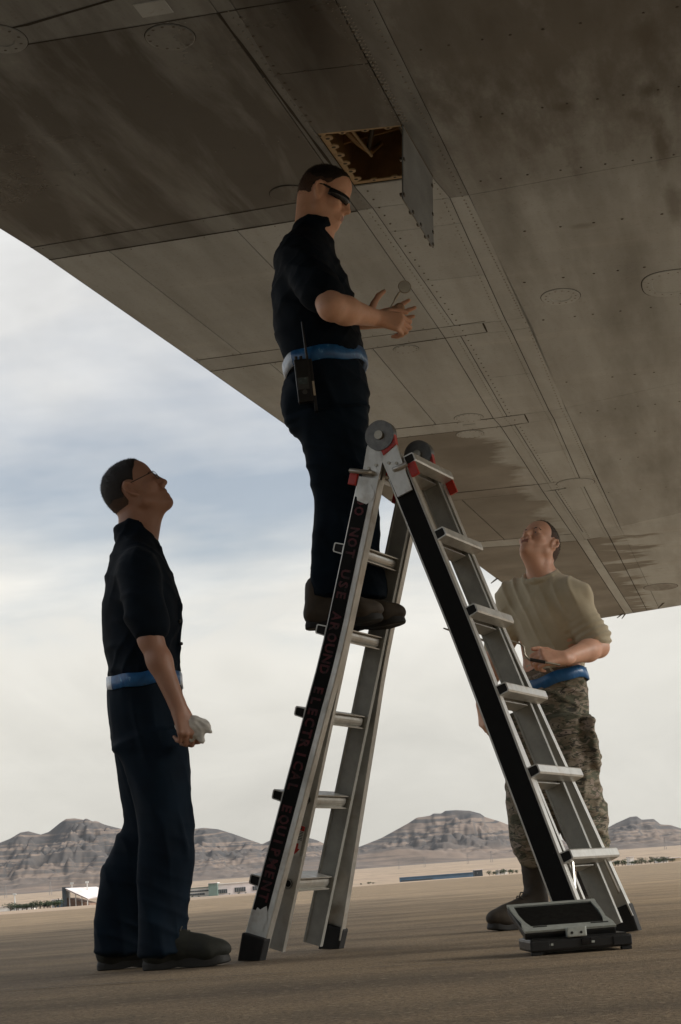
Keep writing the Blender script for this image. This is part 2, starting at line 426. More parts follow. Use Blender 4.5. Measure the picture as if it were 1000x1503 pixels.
def building(name, label, mat, x0, x1, h, wins=(), roof=None, dep=14, y=YF, h0=0, cat='building'):
    e = empty(name, (fx(x0), y, 0), label, cat)
    part_box('wall', mat, e, x0, x1, 0, h, dep=dep, y=y)
    part_box('roof', roof or M['grey_roof'], e, x0 - .4, x1 + .4, h + .02, h + 1.0, dep=dep + 1, y=y - .5)
    for a, b, c_, d in wins:
        w = part_box('window', M['dark_panel'], e, a, b, c_, d, dep=.3, y=y - .31)
        n = max(2, int((b - a) / 2.5))
        for i in range(1, n): part_box('mullion', M['pale_metal'], w, a + (b - a) * i / n - .1, a + (b - a) * i / n + .1, c_ + .1, d - .1, dep=.2, y=y - .53)
    return e
building('warehouse', 'long low white building at the far left edge', M['white_wall'], -25, 30, 6, [(-4, 4, 2, 4)], y=YF + 30)
building('shed', 'small white cube shed behind the hedge of trees', M['white_wall'], 44, 52, 11, [(46, 48, 6, 8)], y=YF + 60)
building('shed', 'white shed next to the grandstand back wall', M['white_wall'], 69, 89, 10, [(72, 75, 5, 8), (80, 84, 5, 8)], y=YF + 50)
building('shed', 'blue-grey shed behind the green trees, left of the grandstand', M['blue_seat'], 55, 63, 10.5, y=YF + 55)
building('clubhouse', 'dark blue-grey building just right of the grandstand roof', M['dark_panel'], 140, 168, 16, [(146, 150, 8, 11)], M['white_wall'], y=YF + 60)
building('terminal', 'pale green striped building right of the left man', M['white_wall'], 268, 312, 12, [(270, 300, 2.5, 5), (270, 306, 7, 9)], M['green_roof'])
building('tower_block', 'dark green gabled hall with small white tower', M['green_roof'], 308, 321, 17, y=YF - 8)
building('hangar', 'long pinkish white hangar with dark windows left of the ladder', M['grey_roof'], 318, 382, 15, [(319.5, 334, 2.5, 8), (345, 361, 3, 9), (371.5, 381, 3.5, 9)], M['white_wall'], y=YF - 3)
building('bleachers', 'long low blue bleachers behind the pink berm', M['blue_seat'], 590, 704, 5.5, [(592, 640, 1.0, 2.2)], M['blue_seat'], y=YF + 40)
building('press_box', 'dark press box with white windows at bleachers end', M['dark_panel'], 702, 714, 8.5, [(704, 708, 3, 6)], y=YF + 20)
building('shed', 'small white shed among far trees right of the press box', M['white_wall'], 741, 756, 6, [(744, 747, 2, 4)], y=YF + 40)
building('house', 'tan house among trees beyond right ladder foot', M['tan_wall'], 906, 912, 6, y=YF + 10)
building('house', 'white house at the right picture edge', M['white_wall'], 975, 990, 6.5, [(978, 981, 2, 4), (984, 987, 2, 4)], y=YF + 10)
building('house', 'low cream house last on the far right', M['tan_wall'], 991, 1012, 5, [(994, 998, 1.5, 3.5)], y=YF + 15)
building('tower_block', 'slim pale block rising above the far right trees', M['white_wall'], 955, 961, 11, y=YF + 60)

def far_tree_mesh(seed):
    rs = np.random.RandomState(seed); mb = MB(); lobes = [(rs.rand(3) - .5) * V(1.5, 1.5, .8) + V(0, 0, 1.15) for _ in range(7)]
    for i in range(260):
        L = lobes[rs.randint(7)]; d = unit(rs.randn(3)); p = L + d * .72 * (.55 + .45 * rs.rand())
        a = unit(np.cross(d + rs.randn(3) * .5, EZ + .1 * rs.randn(3))); b = np.cross(d, a); s = .09 + .1 * rs.rand()
        mb.add([p - a * s, p - b * s * .7, p + a * s, p + b * s * .7], [(0, 1, 2, 3)])
    return mb
crowns = []; trunk_me = None
for sd_ in range(3):
    o = far_tree_mesh(sd_).build('crown', M['far_foliage'], fix=False); crowns.append(o.data); bpy.data.objects.remove(o)
mb = MB(); mb.tube([V(0, 0, 0), V(.05, 0, .7), V(0, 0, 1.4)], [.12, .09, .05], 6); o = mb.build('trunk', M['bark']); trunk_me = o.data; bpy.data.objects.remove(o)
ORD = ['first', 'second', 'third', 'fourth', 'fifth', 'sixth', 'seventh', 'eighth', 'ninth', 'tenth', 'eleventh', 'twelfth', 'thirteenth', 'fourteenth', 'fifteenth', 'sixteenth', 'seventeenth', 'eighteenth']
def far_tree(x, hpx, label, group, i, y=YF, wide=1.0):
    label = ORD[i] + ' from the left ' + label
    e = empty('desert_tree', (fx(x), y, 0), label, 'tree', group); s = up(hpx) / 2.3
    e.scale = (s * wide, s * wide, s); e.rotation_euler.z = i * 1.7
    for nm, me in (('trunk', trunk_me), ('crown', crowns[i % 3])):
        link(bpy.data.objects.new(nm, me), e)
rs = np.random.RandomState(5)
for i in range(16): far_tree(22 + i * 4.6 + rs.rand() * 2, 9 + rs.rand() * 4, 'of the dark green trees in the row beside the grandstand', 'trees left of the grandstand', i, YF - 15 + rs.rand() * 10, 1.5)
for i in range(8): far_tree(718 + i * 5.6 + rs.rand() * 2, 6 + rs.rand() * 3, 'of the small far trees between press box and right man', 'trees right of the press box', i, YF - 10 + rs.rand() * 10, 1.2)
for i in range(18): far_tree(897 + i * 5.0 + rs.rand() * 3, 5 + rs.rand() * 5.5, 'of the small green trees at the far right horizon', 'trees at the far right', i, YF - 14 + rs.rand() * 10, 1.3)
for i, (x, hp) in enumerate([(286, 2.6), (293, 3), (302, 2.4), (345, 2.2), (359, 3.2), (368, 2.4), (516, 4.5), (531, 3), (542, 4.5), (548, 2.8)]):
    far_tree(x, hp, 'of the tiny dark shrubs on the sandy strip', 'shrubs on the sandy strip', i, YF - 40, 1.4)

def pole(x, hpx, label):
    e = empty('light_pole', (fx(x), YF - 5, 0), label, 'light pole')
    mb = MB(); mb.tube([V(fx(x), YF - 5, 0), V(fx(x), YF - 5, up(hpx))], [.45, .25], 8); mb.build('mast', M['pale_metal'], e)
    mb = MB(); mb.box(V(fx(x), YF - 5, up(hpx)), EX * .9, EY * .4, EZ * .35, .1); mb.build('lamp_head', M['pale_metal'], e)
pole(24, 22, 'tall white light pole left of the dark green trees')
def pylon(x, h0, h1, Y, i):
    e0 = at(x, 1300, Y); z0 = (Y - 1000) * 0.0115; Hh = h1 * Y / FPX; w = Hh * .09
    e = empty('power_pylon', (e0[0], Y, z0), ORD[i] + ' thin steel power pylon from the left, before the mountains', 'pylon', 'power pylons before the mountains')
    mb = MB()
    for sx in (-1, 1):
        for sy in (-1, 1): mb.tube([V(e0[0] + sx * w, Y + sy * w, z0), V(e0[0] + sx * w * .15, Y + sy * w * .15, z0 + Hh)], w * .10, 4)
    for k in range(6):
        a, b = k / 6, (k + 1) / 6; wa, wb = w * (1 - .85 * a), w * (1 - .85 * b)
        mb.tube([V(e0[0] - wa, Y - wa, z0 + Hh * a), V(e0[0] + wb, Y - wb, z0 + Hh * b)], w * .06, 4)
    mb.build('lattice', M['tower_steel'], e)
    for q in (.72, .84, .96):
        mb = MB(); mb.box(V(e0[0], Y, z0 + Hh * q), EX * w * 1.5, EY * w * .08, EZ * w * .08); mb.build('cross_arm', M['tower_steel'], e)
for i, (x, h_) in enumerate([(8, 20), (74, 20), (520, 16), (588, 14), (626, 15), (690, 15), (725, 16), (983, 17)]): pylon(x, 0, h_, 2600, i)

# ------------------------------------------------------------------ aircraft wing overhead
_n = np.cross(ray(0, 1190 + 30), ray(1000, 1190 - 30)); WN = unit(_n) * np.sign(_n[2])
WO = at(530, 228, 6.6)
def wp(x, y):
    d = ray(x, y); return CAM + d * (((WO - CAM) @ WN) / (d @ WN))
E1 = unit(wp(320, 17) - wp(0, 70)); E2 = np.cross(WN, E1)
def ab(p): q = np.asarray(p) - WO; return np.array([q @ E1, q @ E2])
def pa(x, y): return ab(wp(x, y))                        # picture point -> wing coordinates (span, chord)
wing = empty('aircraft_wing', WO, 'huge weathered grey aircraft wing overhead with open access hatch', 'wing')
wing.matrix_basis = Matrix(((E1[0], E2[0], WN[0], WO[0]), (E1[1], E2[1], WN[1], WO[1]), (E1[2], E2[2], WN[2], WO[2]), (0, 0, 0, 1)))
def wl(a, b, z=0.0): return WO + E1 * a + E2 * b + WN * z  # wing coordinates -> world

def wing_mat(name, soot=0.0, tone=1.0, wet=None, rough=0.42, stains_shade=(), vary=0.20):
    t = NT(name); co = t.coord('Object')
    info = t.n('ShaderNodeObjectInfo')
    grime = t.noise(co, 1.1, 6, 0.6, 0.3)
    strk = t.noise(t.coord('Object', (2.6, 0.35, 1), (0, 0, 0.28)), 1.0, 5, 0.6)
    strk2 = t.noise(t.coord('Object', (0.5, 5.0, 1), (0, 0, 0.03)), 1.0, 5, 0.65)
    fine = t.noise(co, 55, 4, 0.7)
    lo, hi = (0.43 * tone, 0.50 * tone, 0.57 * tone), (0.58 * tone, 0.665 * tone, 0.745 * tone)
    c = t.ramp(grime, [(0.28, lo), (0.72, hi)])
    c = t.mix(t.ramp(strk2, [(0.52, 0.0), (0.72, 0.5)]), c, (0.63 * tone, 0.70 * tone, 0.76 * tone))
    c = t.mix(t.ramp(strk, [(0.42, 0.0), (0.66, 0.38 + 0.5 * soot)]), c, (0.080, 0.080, 0.074))
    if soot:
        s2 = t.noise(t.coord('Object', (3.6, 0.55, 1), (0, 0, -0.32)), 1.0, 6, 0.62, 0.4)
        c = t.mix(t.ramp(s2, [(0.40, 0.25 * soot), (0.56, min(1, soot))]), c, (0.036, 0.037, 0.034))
    wet_f = None
    if wet:
        sx = t.n('ShaderNodeSeparateXYZ'); t.l(co, sx.inputs[0])
        wn_ = t.noise(t.coord('Object', (0.55, 1.1, 1)), 1.6, 5, 0.65)
        e = t.math('ADD', t.math('SUBTRACT', wet[0], sx.outputs['X']), t.math('MULTIPLY', t.math('SUBTRACT', wn_, 0.5), wet[1]))
        wet_f = t.ramp(t.math('MULTIPLY_ADD', e, wet[2], 0.5), [(0.40, 0.0), (0.58, 0.85)])
        c = t.mix(wet_f, c, (0.125, 0.118, 0.105))
    for (px, py, ra, rb, am) in stains_shade:                  # oil drips and burnt patches, plus broad soft shade put into the colour
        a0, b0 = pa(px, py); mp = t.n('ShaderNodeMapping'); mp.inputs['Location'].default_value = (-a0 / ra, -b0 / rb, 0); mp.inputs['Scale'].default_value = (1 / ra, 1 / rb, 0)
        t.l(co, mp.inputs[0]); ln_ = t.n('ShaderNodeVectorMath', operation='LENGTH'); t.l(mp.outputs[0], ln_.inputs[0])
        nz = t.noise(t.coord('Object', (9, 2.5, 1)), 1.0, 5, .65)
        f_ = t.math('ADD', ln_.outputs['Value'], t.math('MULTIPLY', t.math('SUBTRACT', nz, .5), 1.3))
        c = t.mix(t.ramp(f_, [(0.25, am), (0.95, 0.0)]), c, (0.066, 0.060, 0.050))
    c = t.mix(t.ramp(fine, [(0.26, 0.5), (0.42, 0.0)]), c, (0.10, 0.09, 0.075))
    val = t.n('ShaderNodeHueSaturation'); t.l(t.math('MULTIPLY_ADD', info.outputs['Random'], vary, 1 - vary / 2), val.inputs['Value'])
    t.l(c, val.inputs['Color']); t.base(val.outputs[0])
    t.rough(t.ramp(grime, [(0.3, rough - 0.08), (0.7, rough + 0.14)]))
    dent = t.noise(t.coord('Object', (2.2, 1.2, 1)), 1.6, 3, 0.5)
    t.bump(dent, 0.30, 0.012)
    t.set(Metallic=0.0, Specular_IOR_Level=0.5)
    return t.m
M['wing'] = wing_mat('wing_paint')
M['wing_soot_shade'] = wing_mat('wing_paint_sooty_shaded', soot=0.55, tone=0.72)
M['wing_r'] = wing_mat('wing_paint_stained_shaded', soot=0.20, tone=0.98, vary=0.0, stains_shade=((690, 40, 1.3, 1.5, .62), (900, 20, 1.0, 1.4, .58), (880, 190, .8, .9, .30), (700, 230, .5, .9, .35), (945, 45, .07, .20, .75), (952, 130, .06, .12, .8), (972, 215, .05, .40, .85), (990, 300, .05, .40, .6), (827, 155, .05, .06, .85), (930, 165, .05, .12, .6), (855, 330, .08, .05, .4)))  # widest ellipses paint shade onto the near wing; the narrow ones are drips
M['wing_soot_shade2'] = wing_mat('wing_paint_exhaust_soot', soot=0.92, tone=0.58, rough=0.30)
simple('wing_gap', (0.03, 0.028, 0.025), 0.8, scale=4)
simple('rivet', (0.27, 0.275, 0.27), 0.45, 0.2, scale=40)
simple('fastener', (0.085, 0.078, 0.066), 0.4, 0.5, scale=40)

# grid of seams, read off the photograph: column -> row -> picture point
ROWS = ['R1', 'R2', 'R3', 'R4a', 'R4b', 'R5a', 'R5b', 'R6a', 'R6b', 'R7a', 'R7b', 'TIP']
LE = dict(R1=(-335, 126), R2=(45, 362), R3=(72, 380), R4a=(285, 528), R4b=(308, 544), R5a=(448, 643), R5b=(464, 655), R6a=(570, 733), R6b=(582, 742), R7a=(660, 798), R7b=(670, 806), TIP=(822, 917))
C1 = dict(R1=(320, 17), R2=(507, 284), R3=(524, 308), R4a=(643, 480), R4b=(653, 495), R5a=(724, 613), R5b=(735, 625), R6a=(790, 710), R6b=(797, 721), R7a=(840, 783), R7b=(847, 793), TIP=(918, 901))
C2 = dict(R1=(346, 12), R2=(530, 280), R3=(547, 304), R4a=(667, 477), R4b=(676, 492), R5a=(744, 610), R5b=(755, 622), R6a=(808, 707), R6b=(815, 719), R7a=(856, 781), R7b=(862, 791), TIP=(930, 899))
C3 = dict(R1=(488, -10), R2=(648, 266), R3=(660, 289), R4a=(742, 469), R4b=(750, 484), R5a=(806, 602), R5b=(813, 614), R6a=(850, 699), R6b=(856, 711), R7a=(888, 775), R7b=(894, 786), TIP=(950, 896))
C4 = dict(R1=(540, -18), R2=(678, 262), R3=(688, 285), R4a=(775, 464), R4b=(783, 479), R5a=(830, 598), R5b=(836, 610), R6a=(874, 696), R6b=(880, 708), R7a=(910, 772), R7b=(916, 783), TIP=(968, 893))
G = {}
for nm, cdict in (('LE', LE), ('C1', C1), ('C2', C2), ('C3', C3), ('C4', C4)):
    for r, p in cdict.items(): G[nm, r] = pa(*p)
    d = G[nm, 'R1'] - G[nm, 'R3']; d /= np.linalg.norm(d)
    if nm == 'LE': d = unit(pa(-335, 126) - pa(72, 380))
    G[nm, 'T'] = G[nm, 'R1'] + d * (12.0 / max(.5, -d[1]))
G['RE', 'T'] = G['C4', 'T'] + V(9.0, 0.6); G['RE', 'R1'] = G['C4', 'R1'] + V(5.4, 0)
G['RE', 'TIP'] = pa(1062, 878)

def inset(poly, g):
    """move every edge of a convex polygon inwards by g"""
    P = [np.asarray(p, float) for p in poly]; n = len(P)
    area = sum(P[i][0] * P[(i + 1) % n][1] - P[(i + 1) % n][0] * P[i][1] for i in range(n))
    if area < 0: P = P[::-1]
    out = []
    for i in range(n):
        a, b, c_ = P[i - 1], P[i], P[(i + 1) % n]
        d1, d2 = unit(b - a), unit(c_ - b); n1, n2 = V(-d1[1], d1[0]), V(-d2[1], d2[0])
        k = 1 + n1 @ n2
        out.append(b + (n1 + n2) * g / max(k, .2))
    return out
def panel(poly, mat='wing', gap=None, z0=0.0, z1=-0.005, name='skin_panel', **k):
    cb_ = np.mean([p[1] for p in poly]); dist = max(4, 6.6 + cb_)
    if gap is None: gap = 0.0008 * dist ** 0.8
    q = inset(poly, gap / 2)
    mb = MB()
    # chamfered lower edge
    q2 = inset(q, 0.0018)
    nq = len(q)
    v = [wl(p[0], p[1], z0) for p in q] + [wl(p[0], p[1], z1 + 0.0015) for p in q] + [wl(p[0], p[1], z1) for p in q2]
    f = [tuple(range(nq))] + [tuple(range(3 * nq - 1, 2 * nq - 1, -1))]
    for j in range(2): f += [(j * nq + i, j * nq + (i + 1) % nq, (j + 1) * nq + (i + 1) % nq, (j + 1) * nq + i) for i in range(nq)]
    mb.add(v, f)
    return mb.build(name, M[mat], wing, **k)
def cell(ca, cb_, ra, rb, u0=0, u1=1, v0=0, v1=1):
    A, B, Cc, D = G[ca, ra], G[cb_, ra], G[cb_, rb], G[ca, rb]
    def P(u, v): return (A * (1 - u) + B * u) * (1 - v) + (D * (1 - u) + Cc * u) * v
    return [P(u0, v0), P(u1, v0), P(u1, v1), P(u0, v1)]

# hatch corners in wing coordinates
HA, HB, HC, HD = pa(465, 195), pa(590, 182), pa(633, 257), pa(520, 272)
# put the C2 / C3 columns exactly on the hatch sides near it
outline = [G['LE', 'T'], G['LE', 'R1'], G['LE', 'R2'], G['LE', 'R3'], G['LE', 'R4a'], G['LE', 'R5a'], G['LE', 'R6a'], G['LE', 'R7a'], G['LE', 'TIP'], G['RE', 'TIP'], G['RE', 'R1'], G['RE', 'T']]
# structure above the skin: a dark inner sheet with the hatch hole, the rounded edges and the upper skin
bm = bmesh.new()
o_v = [bm.verts.new((p[0], p[1], 0.003)) for p in outline]
h_v = [bm.verts.new((p[0], p[1], 0.003)) for p in inset([HA, HB, HC, HD], 0.0)]
ed = [bm.edges.new((q[i], q[(i + 1) % len(q)])) for q in (o_v, h_v) for i in range(len(q))]
bmesh.ops.triangle_fill(bm, use_beauty=True, use_dissolve=False, edges=ed)
me = bpy.data.meshes.new('inner_sheet'); bm.to_mesh(me); bm.free(); me.materials.append(M['wing_gap'])
link(bpy.data.objects.new('inner_sheet', me), wing)
mb = MB(); rings = []
for k, (ins, z) in enumerate([(0.0, -0.004), (-0.012, 0.006), (-0.016, 0.03), (0.02, 0.10), (0.25, 0.26), (0.7, 0.36)]):
    rings.append([wl(p[0], p[1], z) for p in inset(outline, ins)])
n_ = len(outline)
for k in range(len(rings) - 1):
    mb.add(rings[k] + rings[k + 1], [(i, (i + 1) % n_, n_ + (i + 1) % n_, n_ + i) for i in range(n_)])
mb.add(rings[-1], [tuple(range(n_))])
mb.build('upper_skin', M['wing'], wing)

M['wing_wet'] = wing_mat('wing_paint_wet', wet=(pa(752, 690)[0], 0.9, 1.6))
M['wing_wet2'] = wing_mat('wing_paint_wet_far', wet=(pa(770, 775)[0], 1.6, 1.2))
M['wing_wet3'] = wing_mat('wing_paint_wet_tip', wet=(pa(935, 850)[0], 3.0, 0.9))
# big panels between the leading edge and the hinge strip
for ra, rb, m_ in [('T', 'R1', 'wing_soot_shade'), ('R1', 'R2', 'wing_soot_shade2'), ('R2', 'R3', 'wing_soot_shade'), ('R3', 'R4a', 'wing'), ('R4a', 'R4b', 'wing'), ('R4b', 'R5a', 'wing'),
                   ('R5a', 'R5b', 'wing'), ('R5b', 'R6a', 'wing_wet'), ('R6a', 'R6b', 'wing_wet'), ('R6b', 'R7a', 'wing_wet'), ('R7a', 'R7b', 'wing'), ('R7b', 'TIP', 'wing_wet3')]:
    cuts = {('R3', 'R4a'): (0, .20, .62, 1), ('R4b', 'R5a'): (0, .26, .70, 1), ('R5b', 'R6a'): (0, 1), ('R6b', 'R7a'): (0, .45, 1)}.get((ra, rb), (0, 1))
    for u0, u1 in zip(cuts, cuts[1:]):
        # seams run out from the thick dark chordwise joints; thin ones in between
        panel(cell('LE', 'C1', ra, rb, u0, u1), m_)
# strip beside the hatch bay (C1 - C2), the bay itself (C2 - C3), the riveted joint strip (C3 - C4)
for ra, rb in [('T', 'R1'), ('R1', 'R3'), ('R3', 'R4a'), ('R4a', 'R4b'), ('R4b', 'R5a'), ('R5a', 'R5b'), ('R5b', 'R6a'), ('R6a', 'R6b'), ('R6b', 'R7a'), ('R7a', 'R7b'), ('R7b', 'TIP')]:
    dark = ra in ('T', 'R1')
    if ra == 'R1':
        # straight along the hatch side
        panel([G['C1', 'R1'], G['C2', 'R1'], HA, HD, G['C2', 'R3'], G['C1', 'R3']][:6], 'wing_soot_shade')
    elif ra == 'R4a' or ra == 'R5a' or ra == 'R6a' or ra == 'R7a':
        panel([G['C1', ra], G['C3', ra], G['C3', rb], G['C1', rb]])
    else: panel(cell('C1', 'C2', ra, rb), 'wing_soot_shade' if dark else 'wing')
    if ra in ('R1', 'R4a', 'R5a', 'R6a', 'R7a'): pass
    elif ra == 'R3':
        for v0, v1 in ((0, .17), (.17, .57), (.57, 1)): panel(cell('C2', 'C3', ra, rb, .0, 1, v0, v1))
    elif ra == 'T': panel(cell('C2', 'C3', ra, rb), 'wing_soot_shade2')
    elif ra == 'R7b': panel(cell('C2', 'C3', ra, rb), 'wing_wet3')
    else:
        for v0, v1 in ((0, .48), (.48, 1)): panel(cell('C2', 'C3', ra, rb, .0, 1, v0, v1), 'wing')
    panel(cell('C3', 'C4', ra, rb), 'wing_soot_shade' if dark else ('wing_wet3' if ra == 'R7b' else 'wing')) if ra != 'R1' else panel([G['C3', 'R1'], G['C4', 'R1'], G['C4', 'R3'], G['C3', 'R3'], HC, HB], 'wing_soot_shade')
# dark bay panels in front of and behind the hatch
mid1, mid2 = pa(402, 108), pa(541, 91)
panel([G['C2', 'R1'], G['C3', 'R1'], mid2, mid1], 'wing_soot_shade2', z1=-0.006)
panel([mid1, mid2, HB, HA], 'wing_soot_shade2', z1=-0.006)
panel([HD, HC, G['C3', 'R3'], G['C2', 'R3']], 'wing')
# wide skin right of the riveted joint, in broad plates
RE = lambda v: G['RE', 'R1'] * (1 - v) + G['RE', 'TIP'] * v
C4v = lambda r: G['C4', r]
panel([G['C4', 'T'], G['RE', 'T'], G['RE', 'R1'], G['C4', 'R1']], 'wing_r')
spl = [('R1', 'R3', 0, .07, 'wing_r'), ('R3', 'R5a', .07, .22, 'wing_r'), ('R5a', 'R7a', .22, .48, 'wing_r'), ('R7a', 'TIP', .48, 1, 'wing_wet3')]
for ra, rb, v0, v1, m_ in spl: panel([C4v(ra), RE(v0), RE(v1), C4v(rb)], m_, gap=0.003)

# sealed joints that show as dark lines
def seal(pts, w, name='joint_seal', mat='wing_gap'):
    P = [np.asarray(q, float) for q in pts]; rr = np.random.RandomState(len(P) + int(abs(P[0][0]) * 50)); fine = []
    for a, b in zip(P, P[1:]):
        n = max(2, int(np.linalg.norm(b - a) / .12))
        fine += [a + (b - a) * i / n for i in range(n)]
    fine.append(P[-1]); v = []; n = len(fine)
    for i, q in enumerate(fine):
        d = unit(fine[min(i + 1, n - 1)] - fine[max(i - 1, 0)]); s_ = V(-d[1], d[0]) * w / 2 * (.6 + .8 * rr.rand())
        v += [wl(*(q + s_), -.0058), wl(*(q - s_), -.0058)]
    me_obj(name, v, [(2 * i, 2 * i + 1, 2 * i + 3, 2 * i + 2) for i in range(n - 1)], M[mat], wing)
for r, w in (('R2', .010), ('R3', .014), ('R4a', .010), ('R4b', .014), ('R5a', .018), ('R5b', .012), ('R6a', .022), ('R7a', .026), ('R7b', .016)): seal([G['LE', r], G['C1', r]], w)
seal([pa(-60, 60), pa(0, 42), pa(40, 34), pa(155, 0), pa(300, -40)], .016)
seal([pa(-40, 76), pa(320, 17)], .007); seal([pa(320, 17), pa(490, -12)], .008); seal([pa(320, 17), pa(490, 245)], .011)
seal([pa(643, 480), pa(712, 470)], .008); seal([pa(653, 495), pa(715, 486), pa(709, 473)], .010); seal([pa(724, 613), pa(770, 607), pa(776, 619), pa(735, 626)], .012); seal([pa(790, 710), pa(824, 706), pa(830, 716)], .016)
# rivets: far too many and too small to pick apart, one mesh
riv = MB(); fas = MB()
def dot(mb, p, r, h=0.0025, n=6):
    ring = [wl(p[0] + math.cos(q) * r, p[1] + math.sin(q) * r, -0.0045) for q in np.arange(n) * 2 * math.pi / n]
    ring2 = [wl(p[0] + math.cos(q) * r * .7, p[1] + math.sin(q) * r * .7, -0.0055 - h) for q in np.arange(n) * 2 * math.pi / n]
    mb.add(ring + ring2, [(i, (i + 1) % n, n + (i + 1) % n, n + i) for i in range(n)] + [tuple(range(n, 2 * n))])
def row(mb, p, q, step, r, jit=0.0, skip=0.0):
    p, q = np.asarray(p), np.asarray(q); L = np.linalg.norm(q - p); n = max(1, int(L / step))
    for i in range(n + 1):
        if rs.rand() < skip: continue
        dot(mb, p + (q - p) * (i + (rs.rand() - .5) * jit) / n, r * (0.85 + .3 * rs.rand()))
for (x0, y0, x1, y1) in [(624, 70, 990, 9), (666, 176, 998, 125), (706, 264, 998, 224), (728, 343, 960, 314), (778, 412, 998, 384), (800, 468, 998, 445), (828, 560, 998, 541), (850, 605, 998, 588), (862, 642, 998, 628), (880, 676, 998, 664), (893, 722, 998, 712)]:
    row(fas, pa(x0, y0), pa(x1, y1), 0.105 if y0 < 300 else .14, 0.0058 if y0 < 300 else .008, 0.5, .12)
def seg(c_, ra, rb, off): 
    d = unit(G[c_, rb] - G[c_, ra]); s = V(d[1], -d[0]) * off
    return G[c_, ra] + s, G[c_, rb] + s
for ra, rb in zip(ROWS[:-1], ROWS[1:]):
    for off in (-.028,): 
        if ra != 'R7b': row(riv, *seg('C4', ra, rb, off), .05 if ra < 'R4' else .08, .0055, 0.1)
    for c_, off in (('C3', -.03), ('C2', -.025), ('C2', .03)):
        if ra == 'R1' and c_ == 'C2' and off > 0: continue
        if ra != 'R7b': row(riv if off < .03 else fas, *seg(c_, ra, rb, off), .055 if off < .03 else .11, .0038 if off < .03 else .0055, 0.1)
for r in ('R2', 'R3', 'R4a', 'R4b', 'R5a', 'R5b', 'R6a', 'R7a'):
    for off in (.03, -.03):
        row(riv, G['LE', r] + V(.05, off), G['C1', r] + V(-.05, off), .16, .004, .4, .3)
for q in (.3, .62):
    a, b = cell('LE', 'C1', 'R1', 'R2'), None
    row(riv, a[0] * (1 - q) + a[3] * q, a[1] * (1 - q) + a[2] * q, .09, .004, .6, .45)
for p, q in ((pa(346, 25), pa(463, 200)), (pa(487, 5), pa(584, 178)), (mid1, mid2)): row(fas, p + V(.02, 0), q + V(.02, 0), .075, .008, .3, .15)
row(riv, pa(500, 8), pa(592, 176), .03, .006, .1); row(riv, pa(506, 8), pa(597, 176), .03, .006, .1)
riv.build('rivets', M['rivet'], wing, kind='stuff', fix=False)
fas.build('screw_heads', M['fastener'], wing, kind='stuff', fix=False)

# round and oval access covers
def cover(x, y, rx, ry, inner=0.0, bolts=12, ring=None, mat='wing', sq=1.0):
    c_ = pa(x, y)
    def loop(k, z, n=40): 
        out = []
        for i in range(n):
            q = i * 2 * math.pi / n; cx, sx = math.cos(q), math.sin(q)
            out.append(wl(c_[0] + rx * k * math.copysign(abs(cx) ** sq, cx), c_[1] + ry * k * math.copysign(abs(sx) ** sq, sx), z))
        return out
    n = 40
    mb = MB(); L = [loop(1.0, -.0045), loop(1.0, -.0075), loop(.97, -.0085)]
    for a, b in zip(L, L[1:]): mb.add(a + b, [(i, (i + 1) % n, n + (i + 1) % n, n + i) for i in range(n)])
    if inner:
        L2 = [L[-1], loop(inner * 1.03, -.0085), loop(inner, -.0055)]
        for a, b in zip(L2, L2[1:]): mb.add(a + b, [(i, (i + 1) % n, n + (i + 1) % n, n + i) for i in range(n)])
        mb.add(L2[-1], [tuple(range(n))])
    else: mb.add(L[-1], [tuple(range(n))])
    o = mb.build('access_cover', M[mat], wing)
    mb = MB(); A, B = loop(1.035, -.0052), loop(1.0, -.0052); mb.add(A + B, [(i, (i + 1) % n, n + (i + 1) % n, n + i) for i in range(n)]); mb.build('seal', M['wing_gap'], o, fix=False)
    mb = MB()
    for i in range(bolts):
        q = i * 2 * math.pi / bolts; k = .86 if not inner else (1 + inner) / 2
        dot2 = [wl(c_[0] + rx * k * math.cos(q) + .006 * math.cos(w), c_[1] + ry * k * math.sin(q) + .006 * math.sin(w), -.0095) for w in np.arange(6) * math.pi / 3]
        mb.add(dot2, [tuple(range(6))])
    mb.build('cover_screws', M['fastener'], o, fix=False, kind='stuff')
    return o
cover(823, 434, .105, .15, .55, 14)
cover(990, 414, .17, .24, .68, 18, sq=.75)
cover(250, 52, .085, .10, 0, 12, mat='wing_soot_shade2')
cover(425, 282, .085, .10, 0, 12, mat='wing_soot_shade2')
cover(688, 612, .10, .13, 0, 14)
cover(596, 511, .075, .09, 0, 12)
cover(690, 636, .10, .13, 0, 14)
cover(845, 708, .16, .22, 0, 12)
cover(970, 861, .22, .40, 0, 10, mat='wing_soot_shade2')
cover(2, 55, .085, .11, .5, 10, mat='wing_soot_shade')
for x, y, w, h in ((225, 10, .055, .05), (689, 623, .045, .028)):
    c_ = pa(x, y); o = panel([c_ + V(-w, -h), c_ + V(w, -h), c_ + V(w, h), c_ + V(-w, h)], 'wing', gap=0.0, z0=-.0045, z1=-.008, name='access_plate')
